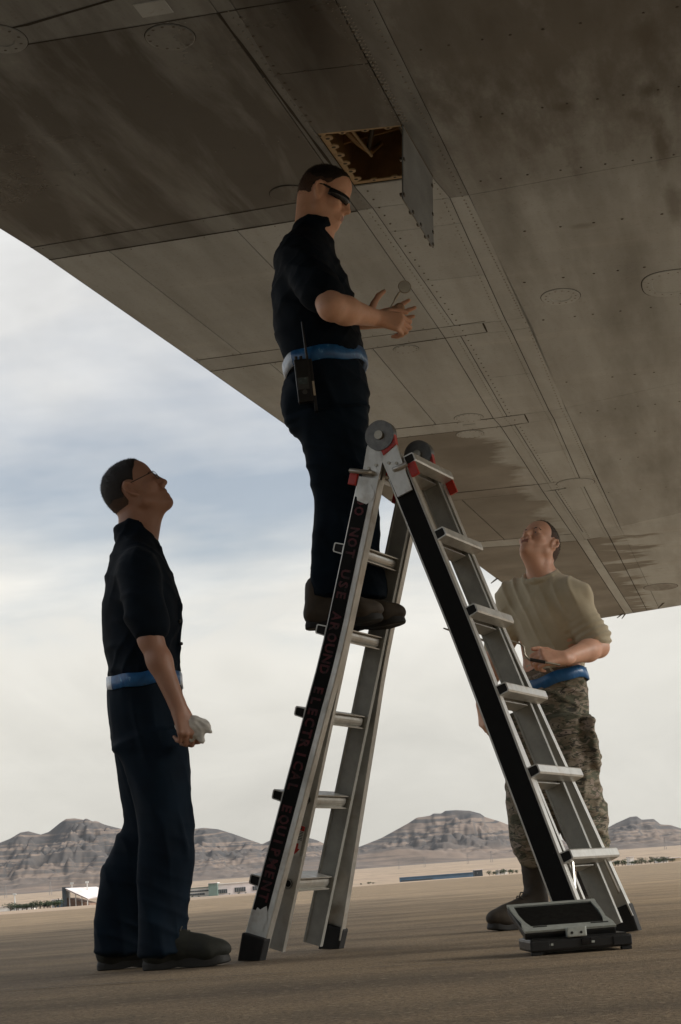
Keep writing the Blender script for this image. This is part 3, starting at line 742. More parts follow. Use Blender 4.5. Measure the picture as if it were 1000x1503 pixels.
# hatch: frame, cavity, ribs, pipes and the hanging door
simple('cream_primer', (0.55, 0.42, 0.26), 0.6, scale=25)
simple('bay_primer', (0.33, 0.20, 0.085), 0.6, scale=8, var=.35)
simple('bay_dark', (0.05, 0.036, 0.022), 0.6, scale=9, var=.4)
hp = [HA, HB, HC, HD]
def hp_uv(u, v): return (HA * (1 - u) + HB * u) * (1 - v) + (HD * (1 - u) + HC * u) * v
for (u0, u1, v0, v1, wd) in ((0, 1, 0, .055, 1), (0, 1, .955, 1, 1), (0, .07, .055, .955, 1), (.96, 1, .055, .955, 1)):
    panel([hp_uv(u0, v0), hp_uv(u1, v0), hp_uv(u1, v1), hp_uv(u0, v1)], 'cream_primer', gap=0.0, z0=.008, z1=.0025, name='hatch_frame')
def lug(u, v, r=.022):
    c_ = hp_uv(u, v); n = 14
    a = [wl(c_[0] + r * math.cos(q), c_[1] + r * math.sin(q), .0015) for q in np.arange(n) * 2 * math.pi / n]
    mb = MB(); mb.prism(a, WN * .006); o = mb.build('frame_lug', M['cream_primer'], wing)
    a = [wl(c_[0] + r * .4 * math.cos(q), c_[1] + r * .4 * math.sin(q), .0002) for q in np.arange(n) * 2 * math.pi / n]
    mb = MB(); mb.prism(a, WN * .001); mb.build('screw_hole', M['bay_dark'], o)
for i in range(6): lug(.075, .12 + i * .155)
for i in range(3): lug(.28 + i * .27, .955, .016); lug(.28 + i * .27, .05, .016)
mb = MB(); hz = .34
for i in range(4):
    a, b = hp[i], hp[(i + 1) % 4]
    mb.add([wl(*a, .003), wl(*b, .003), wl(*b, hz), wl(*a, hz)], [(0, 1, 2, 3)])
mb.add([wl(*p, hz) for p in hp], [(0, 1, 2, 3)]); mb.build('bay_wall', M['bay_primer'], wing, fix=False)
for v in (.34, .70):
    a, b = hp_uv(0.02, v), hp_uv(.98, v); mb = MB(); mb.prism([wl(*a, .12), wl(*b, .17), wl(*b, .335), wl(*a, .335)], E2 * .012); mb.build('bay_rib', M['bay_primer'], wing)
for pts, r, m_ in (([(.12, .1, .10), (.25, .55, .08), (.32, .8, .09), (.42, .9, .15)], .012, 'bay_primer'), ([(.32, .72, .08), (.50, .42, .10), (.62, .22, .16)], .010, 'bay_dark'),
                   ([(.2, .05, .08), (.27, .4, .09), (.35, .74, .06)], .007, 'cream_primer'), ([(.88, .1, .12), (.9, .5, .07), (.8, .95, .14)], .022, 'bay_dark'), ([(.55, .06, .06), (.8, .1, .05), (.95, .22, .06)], .016, 'cream_primer')):
    mb = MB(); mb.tube([wl(*hp_uv(u, v), z) for u, v, z in pts], r, 8); auto_smooth(mb.build('bay_pipe', M[m_], wing), 60)
p1, p2 = wl(*HB, -.006), wl(*HC, -.006)
q1, q2 = at(590, 292, p1[1] + .01), at(635, 364, p2[1] + .01)
dn = unit(np.cross(p2 - p1, q1 - p1)); dn *= np.sign(dn[0])
mb = MB(); mb.prism([p1, p2, q2, q1], dn * .006); door = mb.build('hatch_door', M['wing_soot_shade'], wing, label='hatch door hanging open beside the access hatch')  # dark sheet colour stands in for the shade on the door's visible face
mb = MB(); mb.tube([p1 + dn * .003, p2 + dn * .003], .006, 8); mb.build('piano_hinge', M['fastener'], door)
def on_door(u, v): return (p1 * (1 - u) + p2 * u) * (1 - v) + (q1 * (1 - u) + q2 * u) * v
for u, v in ((.02, .45), (.02, .93), (.3, .97), (.55, .97), (.8, .97), (.97, .97), (.97, .8), (.97, .55), (.97, .15)):
    mb = MB(); mb.box(on_door(u, v), dn * .010, unit(p2 - p1) * .011, unit(q1 - p1) * .006, .002); mb.build('latch', M['fastener'], door)
for u0, u1, v0, v1 in ((.06, .94, .05, .07), (.06, .94, .88, .90)):
    mb = MB(); mb.prism([on_door(u0, v0) - dn * .003, on_door(u1, v0) - dn * .003, on_door(u1, v1) - dn * .003, on_door(u0, v1) - dn * .003], dn * .0025); mb.build('door_rib', M['wing'], door)
# little wire wicks on the trailing edges
for (x0, y0, x1, y1) in ((721, 856, 731, 848), (906, 907, 915, 900), (966, 893, 975, 884), (913, 908, 918, 901)):
    a = wp(x1, y1); b = at(x0, y0 , a[1] + .2); mb = MB(); mb.tube([a, (a + b) / 2, b], [.012, .01, .006], 5); mb.build('static_wick', M['fastener'], wing)

# unseen aircraft body behind the camera, added to block sky light from there
fb = G['C1', 'T'] ; mb = MB(); n = 40; prev = None
fa0, fa1 = wl(-26, fb[1] - 1.6, .6), wl(9, fb[1] - 1.6, .6)
ring_r = [(0, .5), (.03, 1.5), (.10, 2.3), (.2, 2.6), (.85, 2.6), (.93, 2.2), (.98, 1.4), (1, .3)]
rings = [[fa0 + (fa1 - fa0) * t_ + E2 * r_ * math.cos(q) + V(0, 0, 1) * r_ * math.sin(q) for q in np.arange(n) * 2 * math.pi / n] for t_, r_ in ring_r]
for a, b in zip(rings, rings[1:]): mb.add(a + b, [(i, (i + 1) % n, n + (i + 1) % n, n + i) for i in range(n)])
mb.add(rings[0], [tuple(range(n))]); mb.add(rings[-1], [tuple(range(n))])
auto_smooth(mb.build('fuselage_light_block', M['wing'], wing), 50)

# ------------------------------------------------------------------ folding multi-position ladder
t = NT('ladder_aluminium'); co = t.coord('Object')
sc1 = t.noise(t.coord('Object', (30, 30, 3)), 1.0, 4, 0.6); gr = t.noise(co, 9, 6, 0.65)
c = t.ramp(gr, [(0.25, (0.40, 0.385, 0.345)), (0.55, (0.60, 0.585, 0.54)), (0.8, (0.72, 0.70, 0.65))])
c = t.mix(t.ramp(gr, [(0.54, 0.0), (0.70, 0.55)]), c, (0.27, 0.20, 0.13))
t.base(c); t.rough(t.ramp(sc1, [(0.3, 0.30), (0.7, 0.46)])); t.set(Metallic=0.65)
t.bump(sc1, 0.15, 0.002); M['alu'] = t.m
t = NT('ladder_dull_aluminium'); co = t.coord('Object')
gr = t.noise(co, 14, 6, 0.65)
t.base(t.ramp(gr, [(0.3, (0.27, 0.272, 0.25)), (0.7, (0.38, 0.378, 0.345))])); t.rough(0.55); t.set(Metallic=0.4); M['alu_dull'] = t.m
t = NT('ladder_black_decal'); co = t.coord('Object')
gr = t.noise(co, 30, 6, 0.7); gr2 = t.noise(t.coord('Object', (60, 60, 12)), 1, 4, .7)
c = t.ramp(gr, [(0.3, (0.0025, 0.0025, 0.0025)), (0.75, (0.006, 0.006, 0.0055))])
c = t.mix(t.ramp(gr2, [(0.70, 0.0), (0.74, 0.5)]), c, (0.16, 0.155, 0.145))
t.base(c); t.rough(0.7); t.set(Specular_IOR_Level=.25); M['decal'] = t.m
t = NT('faded_red_paint'); wn1 = t.noise(t.coord('Object'), 38, 5, .7)
t.base(t.mix(t.ramp(wn1, [(.40, 0.0), (.62, .9)]), (0.105, 0.007, 0.011), (.006, .005, .005))); t.rough(.6); M['decal_red'] = t.m
simple('red_plastic', (0.50, 0.035, 0.022), 0.4, scale=40)
simple('rubber', (0.008, 0.0078, 0.0075), 0.75, scale=30, bump=.2)
simple('hinge_steel', (0.17, 0.168, 0.16), 0.42, 0.7, var=.35, scale=30)
simple('bolt_steel', (0.36, 0.33, 0.27), 0.35, 0.8, scale=40)
simple('sticker_white', (0.62, 0.60, 0.56), 0.5, scale=40)
simple('sticker_ink', (0.03, 0.03, 0.03), 0.5, scale=40)
LQ = dict(mx=.240, my=6.115, an=.423, sp=.582, wb=.655, wt=.36, hz=1.814, wi=.305)
LA = V(math.sin(LQ['an']), math.cos(LQ['an']), 0); LP = V(math.cos(LQ['an']), -math.sin(LQ['an']), 0)
LM = V(LQ['mx'], LQ['my'], 0); LT = LM + V(0, 0, LQ['hz'])
ladder = empty('folding_ladder', LM, 'open aluminium folding ladder with black lettered rail under the wing', 'ladder')
RUNG_Z = [.252 + .286 * i for i in range(6)]
class Half:
    def __init__(s, sg):
        s.sg = sg; s.F = LM + LP * sg * LQ['sp']; s.s = unit(LT - s.F); s.L = np.linalg.norm(LT - s.F)
        s.t = unit(LP * sg - s.s * ((LP * sg) @ s.s)); s.cz = s.s[2]
    def P(s, q, a=0.0, t=0.0): return s.F + s.s * q + LA * a + s.t * t
    def wo(s, q, na=-1):                                # half width of the flared outer section
        b = LQ['wb'] / 2 if s.sg < 0 or na > 0 else .262; k = .222 if b > .3 else .214
        e = .195 if s.sg < 0 or na > 0 else .170; k = k if e > .19 else .186
        f = np.interp(q, [0, .9, 1.02, 1.12, 1.22, 2.0], [b, k, e + (k - e) * .4, e + (k - e) * .12, e, e]); return float(f)
def sweep(H, qs, af, prof, name, mat, parent, tc=0.0):
    """prof: closed (t, a) profile; af(q) gives the a-offset; the tangent follows the flare"""
    n = len(prof); mb = MB(); v = []
    for q in qs: v += [H.P(q, af(q) + pa_, tc + pt) for pt, pa_ in prof]
    f = [(i * n + j, i * n + (j + 1) % n, (i + 1) * n + (j + 1) % n, (i + 1) * n + j) for i in range(len(qs) - 1) for j in range(n)]
    mb.add(v, f + [tuple(range(n))[::-1], tuple((len(qs) - 1) * n + j for j in range(n))])
    return mb.build(name, mat, parent)
QO = [.045, .3, .6, .9, .96, 1.02, 1.07, 1.12, 1.17, 1.22, 1.4, 1.60, 1.735]
for sg in (-1, 1):
    H = Half(sg)
    for na in (-1, 1):                                   # near rail, far rail
        hw, d, th = .043, .030, .005
        pr_ = [(-hw, na * .004), (-hw + .004, na * .006), (hw - .004, na * .006), (hw, na * .004), (hw, -na * d), (hw - th, -na * d), (hw - th, 0), (-hw + th, 0), (-hw + th, -na * d), (-hw, -na * d)]
        rail = sweep(H, QO, lambda q: na * H.wo(q, na), pr_, 'outer_rail', M['alu'], ladder)
        if na == -1:
            dz = [(-.020, -.0062), (.038, -.0062), (.038, -.0072), (-.020, -.0072)] if sg < 0 else [(-.036, -.0062), (.036, -.0062), (.036, -.0072), (-.036, -.0072)]
            sweep(H, [.17 if sg < 0 else .05] + QO[1:-1] + [1.66 if sg < 0 else 1.735], lambda q: na * H.wo(q, na), dz, 'black_decal', M['decal'], rail)
        # inner rail: shallow I-section, parallel sides
        k = .036; b = .011
        pi_ = [(-k, -b), (-k + .007, -b), (-k + .009, -b + .004), (k - .009, -b + .004), (k - .007, -b), (k, -b), (k, b), (k - .007, b), (k - .009, b - .004), (-k + .009, b - .004), (-k + .007, b), (-k, b)]
        sweep(H, [.03, H.L - .10], lambda q: na * LQ['wi'] / 2, pi_, 'inner_rail', M['alu_dull'] if na > 0 else M['alu'], ladder)
        # foot
        mb = MB(); a0 = na * (H.wo(0, na) - .008)
        mb.box(H.P(.046, a0, 0), H.t * .046, LA * .025, H.s * .044, .008); ft = mb.build('rubber_foot', M['rubber'], ladder)
        bot = np.array(ft.data.vertices[0].co)
        # level the sole with the ground
        for vtx in ft.data.vertices:
            w = vtx.co.z
            if w < .03: vtx.co.z = max(w * .25, 0.0) if w > 0 else 0.0
        mb = MB(); mb.tube([H.P(.075, na * (H.wo(.07, na) + .018)), H.P(.075, na * (H.wo(.07, na) + .024))], .006, 8); mb.build('foot_rivet', M['bolt_steel'], ft)
    for i, z in enumerate(RUNG_Z):
        q = z / H.cz
        # inner rung: double-flanged extrusion
        W = LQ['wi'] / 2 - .012
        pf = [(-.026, .024), (.026, .024), (.026, .020), (.010, .019), (.017, .012), (.019, .004), (.019, -.004), (.017, -.012), (.010, -.019), (.026, -.020), (.026, -.024), (-.026, -.024), (-.026, -.020), (-.010, -.019), (-.017, -.012), (-.019, -.004), (-.019, .004), (-.017, .012), (-.010, .019), (-.026, .020)]
        n = len(pf); mb = MB()
        v = [H.P(q + ps, aa, ptt) for aa in (-W, W) for ptt, ps in pf]
        mb.add(v, [(j, (j + 1) % n, n + (j + 1) % n, n + j) for j in range(n)] + [tuple(range(n))[::-1], tuple(range(n, 2 * n))])
        mb.build('inner_rung', M['alu'], ladder)
        for na in (-1, 1):
            mb = MB(); mb.tube([H.P(q, na * (LQ['wi'] / 2 + .006)), H.P(q, na * (LQ['wi'] / 2 + .013))], .017, 14, False)
            a_ = [H.P(q + .012 * math.cos(w), na * (LQ['wi'] / 2 + .009), .012 * math.sin(w)) for w in np.arange(12) * math.pi / 6]
            mb.add(a_, [tuple(range(12))]); mb.build('rung_plug', M['rubber'], ladder)
        # outer rung on the climbing side: tapered box with dark hollow ends
        if i == 5 and sg < 0: continue
        Wn, Wf = H.wo(q, -1) + .004, H.wo(q, 1) + .004
        pf = [(.040, -.019), (.078, -.016), (.082, -.010), (.082, .014), (.078, .019), (.040, .019)]
        n = len(pf); mb = MB()
        v = [H.P(q + ps, aa, ptt) for aa in (-Wn, Wf) for ptt, ps in pf] + [H.P(q + ps * .78, aa, .061 + (ptt - .061) * .78) for aa in (-Wn, Wf) for ptt, ps in pf] + [H.P(q + ps * .78, aa * .93, .061 + (ptt - .061) * .78) for aa in (-Wn, Wf) for ptt, ps in pf]
        f = [(j, (j + 1) % n, n + (j + 1) % n, n + j) for j in range(n)]
        for e in (0, 1):
            f += [(e * n + j, e * n + (j + 1) % n, 2 * n + e * n + (j + 1) % n, 2 * n + e * n + j) for j in range(n)]
        mb.add(v, f); o = mb.build('outer_rung', M['alu'], ladder)
        for e in (-1, 1):
            mb = MB(); mb.add([H.P(q + ps * .80, e * ((Wn if e < 0 else Wf) - .002), .061 + (ptt - .061) * .80) for ptt, ps in pf], [tuple(range(n))]); mb.build('rung_end', M['rubber'], o, fix=False)
    # brace of the lowest rung
    for na in (-1, 1):
        mb = MB(); q = RUNG_Z[0] / H.cz; mb.tube([H.P(q - .015, na * (LQ['wi'] / 2 + .03), .055), H.P(q - .13, na * (H.wo(.1, na) - .03), .03)], .006, 6); mb.build('brace', M['alu'], ladder)
    # hinge arms and discs
    for na in (-1, 1):
        a0 = na * LQ['wt'] / 2
        mb = MB(); n = 20
        arm = []
        for tt, qq in ((-.030, H.L - .25), (.030, H.L - .25), (.040, H.L - .06), (.028, H.L - .01), (-.02, H.L - .03), (-.034, H.L - .085)): arm.append(H.P(qq, a0 - .007, tt))
        mb.prism(arm, LA * .014); mb.build('hinge_arm', M['alu'], ladder)
        for k_, (tt, qq) in enumerate(((-.012, H.L - .12), (.014, H.L - .135), (-.004, H.L - .155))):
            mb = MB(); mb.tube([H.P(qq, a0 - .011, tt), H.P(qq, a0 + .011, tt)], .006, 8); mb.build('hinge_rivet', M['bolt_steel'], ladder)
        if sg > 0:
            mb = MB()
            mb.prism([H.P(H.L - .045, a0 - .012, -.020), H.P(H.L - .085, a0 - .012, -.020), H.P(H.L - .070, a0 - .012, .040), H.P(H.L - .012, a0 - .012, .052)], LA * .024); mb.build('red_collar', M['red_plastic'], ladder)
    # spring locks with red ends
    for na in (-1, 1):
        q = 1.755; w = H.wo(q, na)
        mb = MB(); mb.tube([H.P(q, na * (w - .02), -.004), H.P(q, na * (w + .014), -.004), H.P(q - .004, na * (w + .022), .004), H.P(q - .006, na * (w + .022), .055 if sg < 0 else .02), H.P(q - .006, na * (w + .020), .072 if sg < 0 else .05)], .009, 10)
        auto_smooth(mb.build('lock_pin', M['alu'], ladder), 60)
        mb = MB(); mb.box(H.P(q - .03, na * (w + .004), .060), H.t * .016, LA * .007, H.s * .026, .004); mb.build('lock_grip', M['red_plastic'], ladder)
for na in (-1, 1):
    a0 = na * LQ['wt'] / 2; n = 28
    for r, w0, w1, m_, nm in ((.056, -.016, .016, 'hinge_steel', 'hinge_disc'), (.016, -.026, .026, 'bolt_steel', 'hinge_bolt')):
        cz = LT + V(0, 0, -.012)
        mb = MB(); A_ = [cz + LA * (a0 + w0) + LP * r * math.cos(q) + V(0, 0, r * math.sin(q)) for q in np.arange(n) * 2 * math.pi / n]
        mb.prism(A_, LA * (w1 - w0)); auto_smooth(mb.build(nm, M[m_], ladder), 40)

# lettering down the near left rail, one mesh per word
HL = Half(-1)
def glyph(ch, size):
    cu = bpy.data.curves.new('lettering', 'FONT'); cu.body = ch; cu.size = size; cu.offset = size * .035; cu.resolution_u = 2
    ob = bpy.data.objects.new('lettering', cu); col.objects.link(ob)
    dg = bpy.context.evaluated_depsgraph_get(); me = ob.evaluated_get(dg).to_mesh()
    v = np.array([tuple(q.co) for q in me.vertices]); f = [tuple(p.vertices) for p in me.polygons]
    ob.evaluated_get(dg).to_mesh_clear(); bpy.data.objects.remove(ob); bpy.data.curves.remove(cu)
    return v, f
cache = {}
q0 = 1.668; pitch = .0386; idx = 0
for word in 'DO NOT USE AROUND ELECTRICAL EQUIPMENT'.split(' '):
    mb = MB()
    for ch in word:
        if ch not in cache: cache[ch] = glyph(ch, .050)
        v, f = cache[ch]; x0, x1 = v[:, 0].min(), v[:, 0].max()
        qc = q0 - idx * pitch - pitch / 2; idx += 1
        kx = min(1.0, .033 / (x1 - x0))
        P_ = []
        for x, y, _ in v:
            q = qc - (x - (x0 + x1) / 2) * kx; P_.append(HL.P(q, -HL.wo(q) - .0082, -(y - .0175) + .009))
        mb.add(P_, f)
    idx += 1
    mb.build('lettering', M['decal_red'], ladder, fix=False, label='faded red word %s on the black rail' % word)
def sticker(H, q, a, tone=1):
    mb = MB()
    def quad(t0, t1, q0_, q1_, lift): return [H.P(q0_, a - lift, t0), H.P(q0_, a - lift, t1), H.P(q1_, a - lift, t1), H.P(q1_, a - lift, t0)]
    mb.add(quad(-.024, .018, q - .055, q + .055, .0), [(0, 1, 2, 3)]); o = mb.build('warning_sticker', M['sticker_white'], ladder, fix=False)
    mb = MB(); mb.add(quad(-.023, .017, q + .036, q + .053, .0008), [(0, 1, 2, 3)])
    c_ = -.003
    mb.add([H.P(q - .050, a - .0008, c_), H.P(q - .028, a - .0008, c_ + .017), H.P(q - .028, a - .0008, c_ + .008), H.P(q - .010, a - .0008, c_ + .008), H.P(q - .010, a - .0008, c_ - .008), H.P(q - .028, a - .0008, c_ - .008), H.P(q - .028, a - .0008, c_ - .017)], [tuple(range(7))])
    mb.build('sticker_mark', M['red_plastic'], o, fix=False)
    mb = MB(); rr = np.random.RandomState(2)
    for k in range(6): mb.add(quad(-.02, -.02 + .022 + .012 * rr.rand(), q + .003 + k * .0055, q + .0055 + k * .0055, .0008), [(0, 1, 2, 3)])
    mb.add(quad(-.013, .007, q + .041, q + .048, .0014), [(0, 1, 2, 3)]); mb.build('sticker_print', M['sticker_ink'], o, fix=False)
sticker(HL, .42, -LQ['wi'] / 2 - .0122)
sticker(Half(1), .43, -LQ['wi'] / 2 - .0122)
# torn paper on the foot of the lettered rail and worn label at its top
for q, h_, w_ in ((.145, .045, .030), (1.675, .035, .036)):
    mb = MB(); rr = np.random.RandomState(int(q * 100)); pts = []
    for i in range(16):
        an = i * 2 * math.pi / 16; k = .75 + .45 * rr.rand(); pts.append(HL.P(q + h_ * k * math.sin(an), -HL.wo(q + h_ * k * math.sin(an)) - .0085, w_ * min(1, k) * math.cos(an)))
    mb.add(pts, [tuple(range(16))]); mb.build('worn_label', M['alu'], ladder, fix=False)
# red scrawl on the top rung
mb = MB(); q = RUNG_Z[5] / HL.cz; rr = np.random.RandomState(4)
for k in range(9):
    a = -.10 + k * .021; mb.box(HL.P(q + (rr.rand() - .5) * .008, a, -.0195), LA * .006, HL.s * (.004 + .004 * rr.rand()), HL.t * .0006)
mb.build('rung_marking', M['red_plastic'], ladder)

# ------------------------------------------------------------------ bodies and clothes: distance fields turned into one continuous surface
class Vol:
    def __init__(s, lo, hi, h):
        s.lo = np.asarray(lo, float); s.h = h
        s.n = np.ceil((np.asarray(hi, float) - s.lo) / h).astype(int) + 1
        s.F = np.full(s.n, 0.5, np.float32)
        s.ax = [(s.lo[i] + np.arange(s.n[i]) * h) for i in range(3)]
    def _blk(s, lo, hi):
        i0 = np.clip(np.floor((lo - s.lo) / s.h).astype(int), 0, s.n - 1); i1 = np.clip(np.ceil((hi - s.lo) / s.h).astype(int) + 1, 0, s.n)
        sl = tuple(slice(a, b) for a, b in zip(i0, i1))
        X, Y, Z = (s.ax[i][sl[i]] for i in range(3))
        return sl, X[:, None, None], Y[None, :, None], Z[None, None, :]
    def add(s, prim, k=0.01):
        fn, lo, hi = prim; m = k + 3 * s.h
        sl, X, Y, Z = s._blk(lo - m, hi + m)
        if min(s.F[sl].shape) == 0: return s
        d = fn(X, Y, Z).astype(np.float32); f = s.F[sl]
        if k > 0:
            h = np.clip(.5 + .5 * (f - d) / k, 0, 1); s.F[sl] = f * (1 - h) + d * h - k * h * (1 - h)
        else: s.F[sl] = np.minimum(f, d)
        return s
    def cut(s, prim, k=0.01):
        fn, lo, hi = prim; m = k + 3 * s.h
        sl, X, Y, Z = s._blk(lo - m, hi + m)
        if min(s.F[sl].shape) == 0: return s
        d = -fn(X, Y, Z).astype(np.float32); f = s.F[sl]
        h = np.clip(.5 + .5 * (d - f) / k, 0, 1); s.F[sl] = f * (1 - h) + d * h + k * h * (1 - h)
        return s
    def mesh(s):
        F = s.F; S = F < 0; a = np.zeros(np.array(F.shape) - 1, np.uint8)
        C8 = [(i, j, k) for i in (0, 1) for j in (0, 1) for k in (0, 1)]
        sh = a.shape
        for i, j, k in C8: a += S[i:i + sh[0], j:j + sh[1], k:k + sh[2]]
        act = (a > 0) & (a < 8); ijk = np.argwhere(act)
        pos = np.zeros((len(ijk), 3)); cnt = np.zeros(len(ijk))
        for c0 in C8:
            for ax in range(3):
                if c0[ax]: continue
                c1 = list(c0); c1[ax] = 1
                va = F[tuple((ijk + c0).T)]; vb = F[tuple((ijk + c1).T)]
                m = (va < 0) != (vb < 0); t_ = np.where(m, va / np.where(m, va - vb, 1), 0)
                q = np.tile(np.array(c0, float), (len(ijk), 1)); q[:, ax] += t_
                pos += q * m[:, None]; cnt += m
        v = s.lo + (ijk + pos / cnt[:, None]) * s.h
        idm = np.full(sh, -1, np.int64); idm[act] = np.arange(len(ijk))
        quads = []
        for ax in range(3):
            o1, o2 = (ax + 1) % 3, (ax + 2) % 3
            sl0 = [slice(1, -1)] * 3; sl0[ax] = slice(0, -1); sl1 = list(sl0); sl1[ax] = slice(1, None)
            A_, B_ = S[tuple(sl0)], S[tuple(sl1)]; e = np.argwhere(A_ != B_)
            if len(e) == 0: continue
            inside = A_[tuple(e.T)]
            off = np.ones(3, int); off[ax] = 0; base = e + off
            q = []
            for d1, d2 in ((-1, -1), (0, -1), (0, 0), (-1, 0)):
                b = base.copy(); b[:, o1] += d1; b[:, o2] += d2; q.append(idm[tuple(b.T)])
            q = np.stack(q, 1); q[~inside] = q[~inside][:, ::-1]; quads.append(q)
        return v, np.concatenate(quads)

def _dot(X, Y, Z, o, n): return (X - o[0]) * n[0] + (Y - o[1]) * n[1] + (Z - o[2]) * n[2]
def cone(a, b, ra, rb, flat=None):
    a, b = np.asarray(a, float), np.asarray(b, float); d = b - a; L2 = max(d @ d, 1e-9)
    def fn(X, Y, Z):
        t_ = np.clip(_dot(X, Y, Z, a, d) / L2, 0, 1)
        px, py, pz = X - a[0] - t_ * d[0], Y - a[1] - t_ * d[1], Z - a[2] - t_ * d[2]
        if flat is not None:
            n, q = flat; c_ = (px * n[0] + py * n[1] + pz * n[2]) * (1 / q - 1)
            px, py, pz = px + n[0] * c_, py + n[1] * c_, pz + n[2] * c_
        return np.sqrt(px * px + py * py + pz * pz) - (ra + (rb - ra) * t_)
    r = max(ra, rb) * (max(1, flat[1]) if flat is not None else 1)
    return fn, np.minimum(a, b) - r, np.maximum(a, b) + r
def ell(c, R, rad):
    c, rad = np.asarray(c, float), np.asarray(rad, float); ax = [np.asarray(R)[:, i] for i in range(3)]
    def fn(X, Y, Z):
        q = [_dot(X, Y, Z, c, n) for n in ax]
        k0 = np.sqrt(sum((w / r) ** 2 for w, r in zip(q, rad))); k1 = np.sqrt(sum((w / r ** 2) ** 2 for w, r in zip(q, rad))) + 1e-6
        return k0 * (k0 - 1) / k1
    m = max(rad); return fn, c - m, c + m
def seg(c0, c1, u, v, r0, r1, cap=0.05):
    """elliptical sleeve between two cross-sections"""
    c0, c1, u, v = (np.asarray(q, float) for q in (c0, c1, u, v)); d = c1 - c0; L = np.linalg.norm(d); dn = d / L
    def fn(X, Y, Z):
        t_ = np.clip(_dot(X, Y, Z, c0, d) / (L * L), 0, 1)
        px, py, pz = X - c0[0] - t_ * d[0], Y - c0[1] - t_ * d[1], Z - c0[2] - t_ * d[2]
        pw = px * dn[0] + py * dn[1] + pz * dn[2]; px, py, pz = px - dn[0] * pw, py - dn[1] * pw, pz - dn[2] * pw
        a = px * u[0] + py * u[1] + pz * u[2]; b = px * v[0] + py * v[1] + pz * v[2]
        ra = r0[0] + (r1[0] - r0[0]) * t_; rb = r0[1] + (r1[1] - r0[1]) * t_
        k0 = np.sqrt((a / ra) ** 2 + (b / rb) ** 2 + (pw / cap) ** 2); k1 = np.sqrt((a / ra ** 2) ** 2 + (b / rb ** 2) ** 2 + (pw / cap ** 2) ** 2) + 1e-6
        return k0 * (k0 - 1) / k1
    m = max(*r0, *r1, cap); return fn, np.minimum(c0, c1) - m, np.maximum(c0, c1) + m

def chain(stations, u, v, cap=0.014, sub=4):
    """one smooth elliptical tube through many cross-sections (point, ru, rv), Catmull-Rom resampled"""
    A_ = np.array([np.concatenate([np.asarray(p, float), [a, b]]) for p, a, b in stations]); n = len(A_); out = []
    for i in range(n - 1):
        p0, p1, p2, p3 = A_[max(i - 1, 0)], A_[i], A_[i + 1], A_[min(i + 2, n - 1)]
        for k in range(sub):
            t_ = k / sub; out.append(.5 * (2 * p1 + (p2 - p0) * t_ + (2 * p0 - 5 * p1 + 4 * p2 - p3) * t_ ** 2 + (3 * p1 - p0 - 3 * p2 + p3) * t_ ** 3))
    out.append(A_[-1]); fs = [seg(a[:3], b[:3], u, v, a[3:], b[3:], cap) for a, b in zip(out, out[1:])]
    def fn(X, Y, Z):
        d = None
        for f, _, _ in fs: q = f(X, Y, Z); d = q if d is None else np.minimum(d, q)
        return d
    return fn, np.min([f[1] for f in fs], 0), np.max([f[2] for f in fs], 0)
def vol_for(points, pad, h):
    p = np.array(points); return Vol(p.min(0) - pad, p.max(0) + pad, h)
def normals(v, f):
    n = np.zeros_like(v); a = np.cross(v[f[:, 2]] - v[f[:, 0]], v[f[:, 3]] - v[f[:, 1]])
    for i in range(4): np.add.at(n, f[:, i], a)
    return n / (np.linalg.norm(n, axis=1, keepdims=True) + 1e-9)
def smooth(v, f, it=1, k=0.5):
    for _ in range(it):
        s_ = np.zeros_like(v); c_ = np.zeros(len(v))
        for i in range(4):
            a, b = f[:, i], f[:, (i + 1) % 4]
            np.add.at(s_, a, v[b]); np.add.at(s_, b, v[a]); np.add.at(c_, a, 1); np.add.at(c_, b, 1)
        v = v + k * (s_ / np.maximum(c_, 1)[:, None] - v)
    return v
def folds(v, amp, freq, ridge=0.6, seed=0.0, lean=0.25):
    """cloth folds: soft creases; freq = creases per metre along x, y, z (low along the run of the fold)"""
    x = v[:, 0] * freq[0] + v[:, 2] * lean * freq[0] + seed; y = v[:, 1] * freq[1] + seed * .7; z = v[:, 2] * freq[2] + seed * 1.3
    n = fbm(x, y, z, 3, .45); r = 1 - np.abs(2 * fbm(x * .7 + 9, y * .7, z * .7, 2) - 1) * 2
    return amp * ((n - .5) * 1.6 + ridge * (np.clip(r, -.2, 1) - .4))
def creases(v, d, wl_, amp, seed=0.0, wander=4.0):
    """sharp wrinkles: ridges across direction d, wandering, present only in patches"""
    d = unit(d); ph = (v @ d) / wl_ * math.pi + wander * fbm(v[:, 0] * 4 + seed, v[:, 1] * 4, v[:, 2] * 4, 3)
    c_ = (1 - np.abs(np.sin(ph))) ** 1.8; m = np.clip((fbm(v[:, 0] * 5 + seed * 3, v[:, 1] * 5 + 4, v[:, 2] * 5, 2) - .40) * 5, 0, 1)
    return amp * (c_ - .22) * m
def surf(name, vol, mat, parent, it=1, disp=None, **k):
    v, f = vol.mesh(); v = smooth(v, f, it)
    if disp is not None: v = smooth(v + normals(v, f) * disp(v)[:, None], f, 1)
    return me_obj(name, v, f, mat, parent, True, **k)

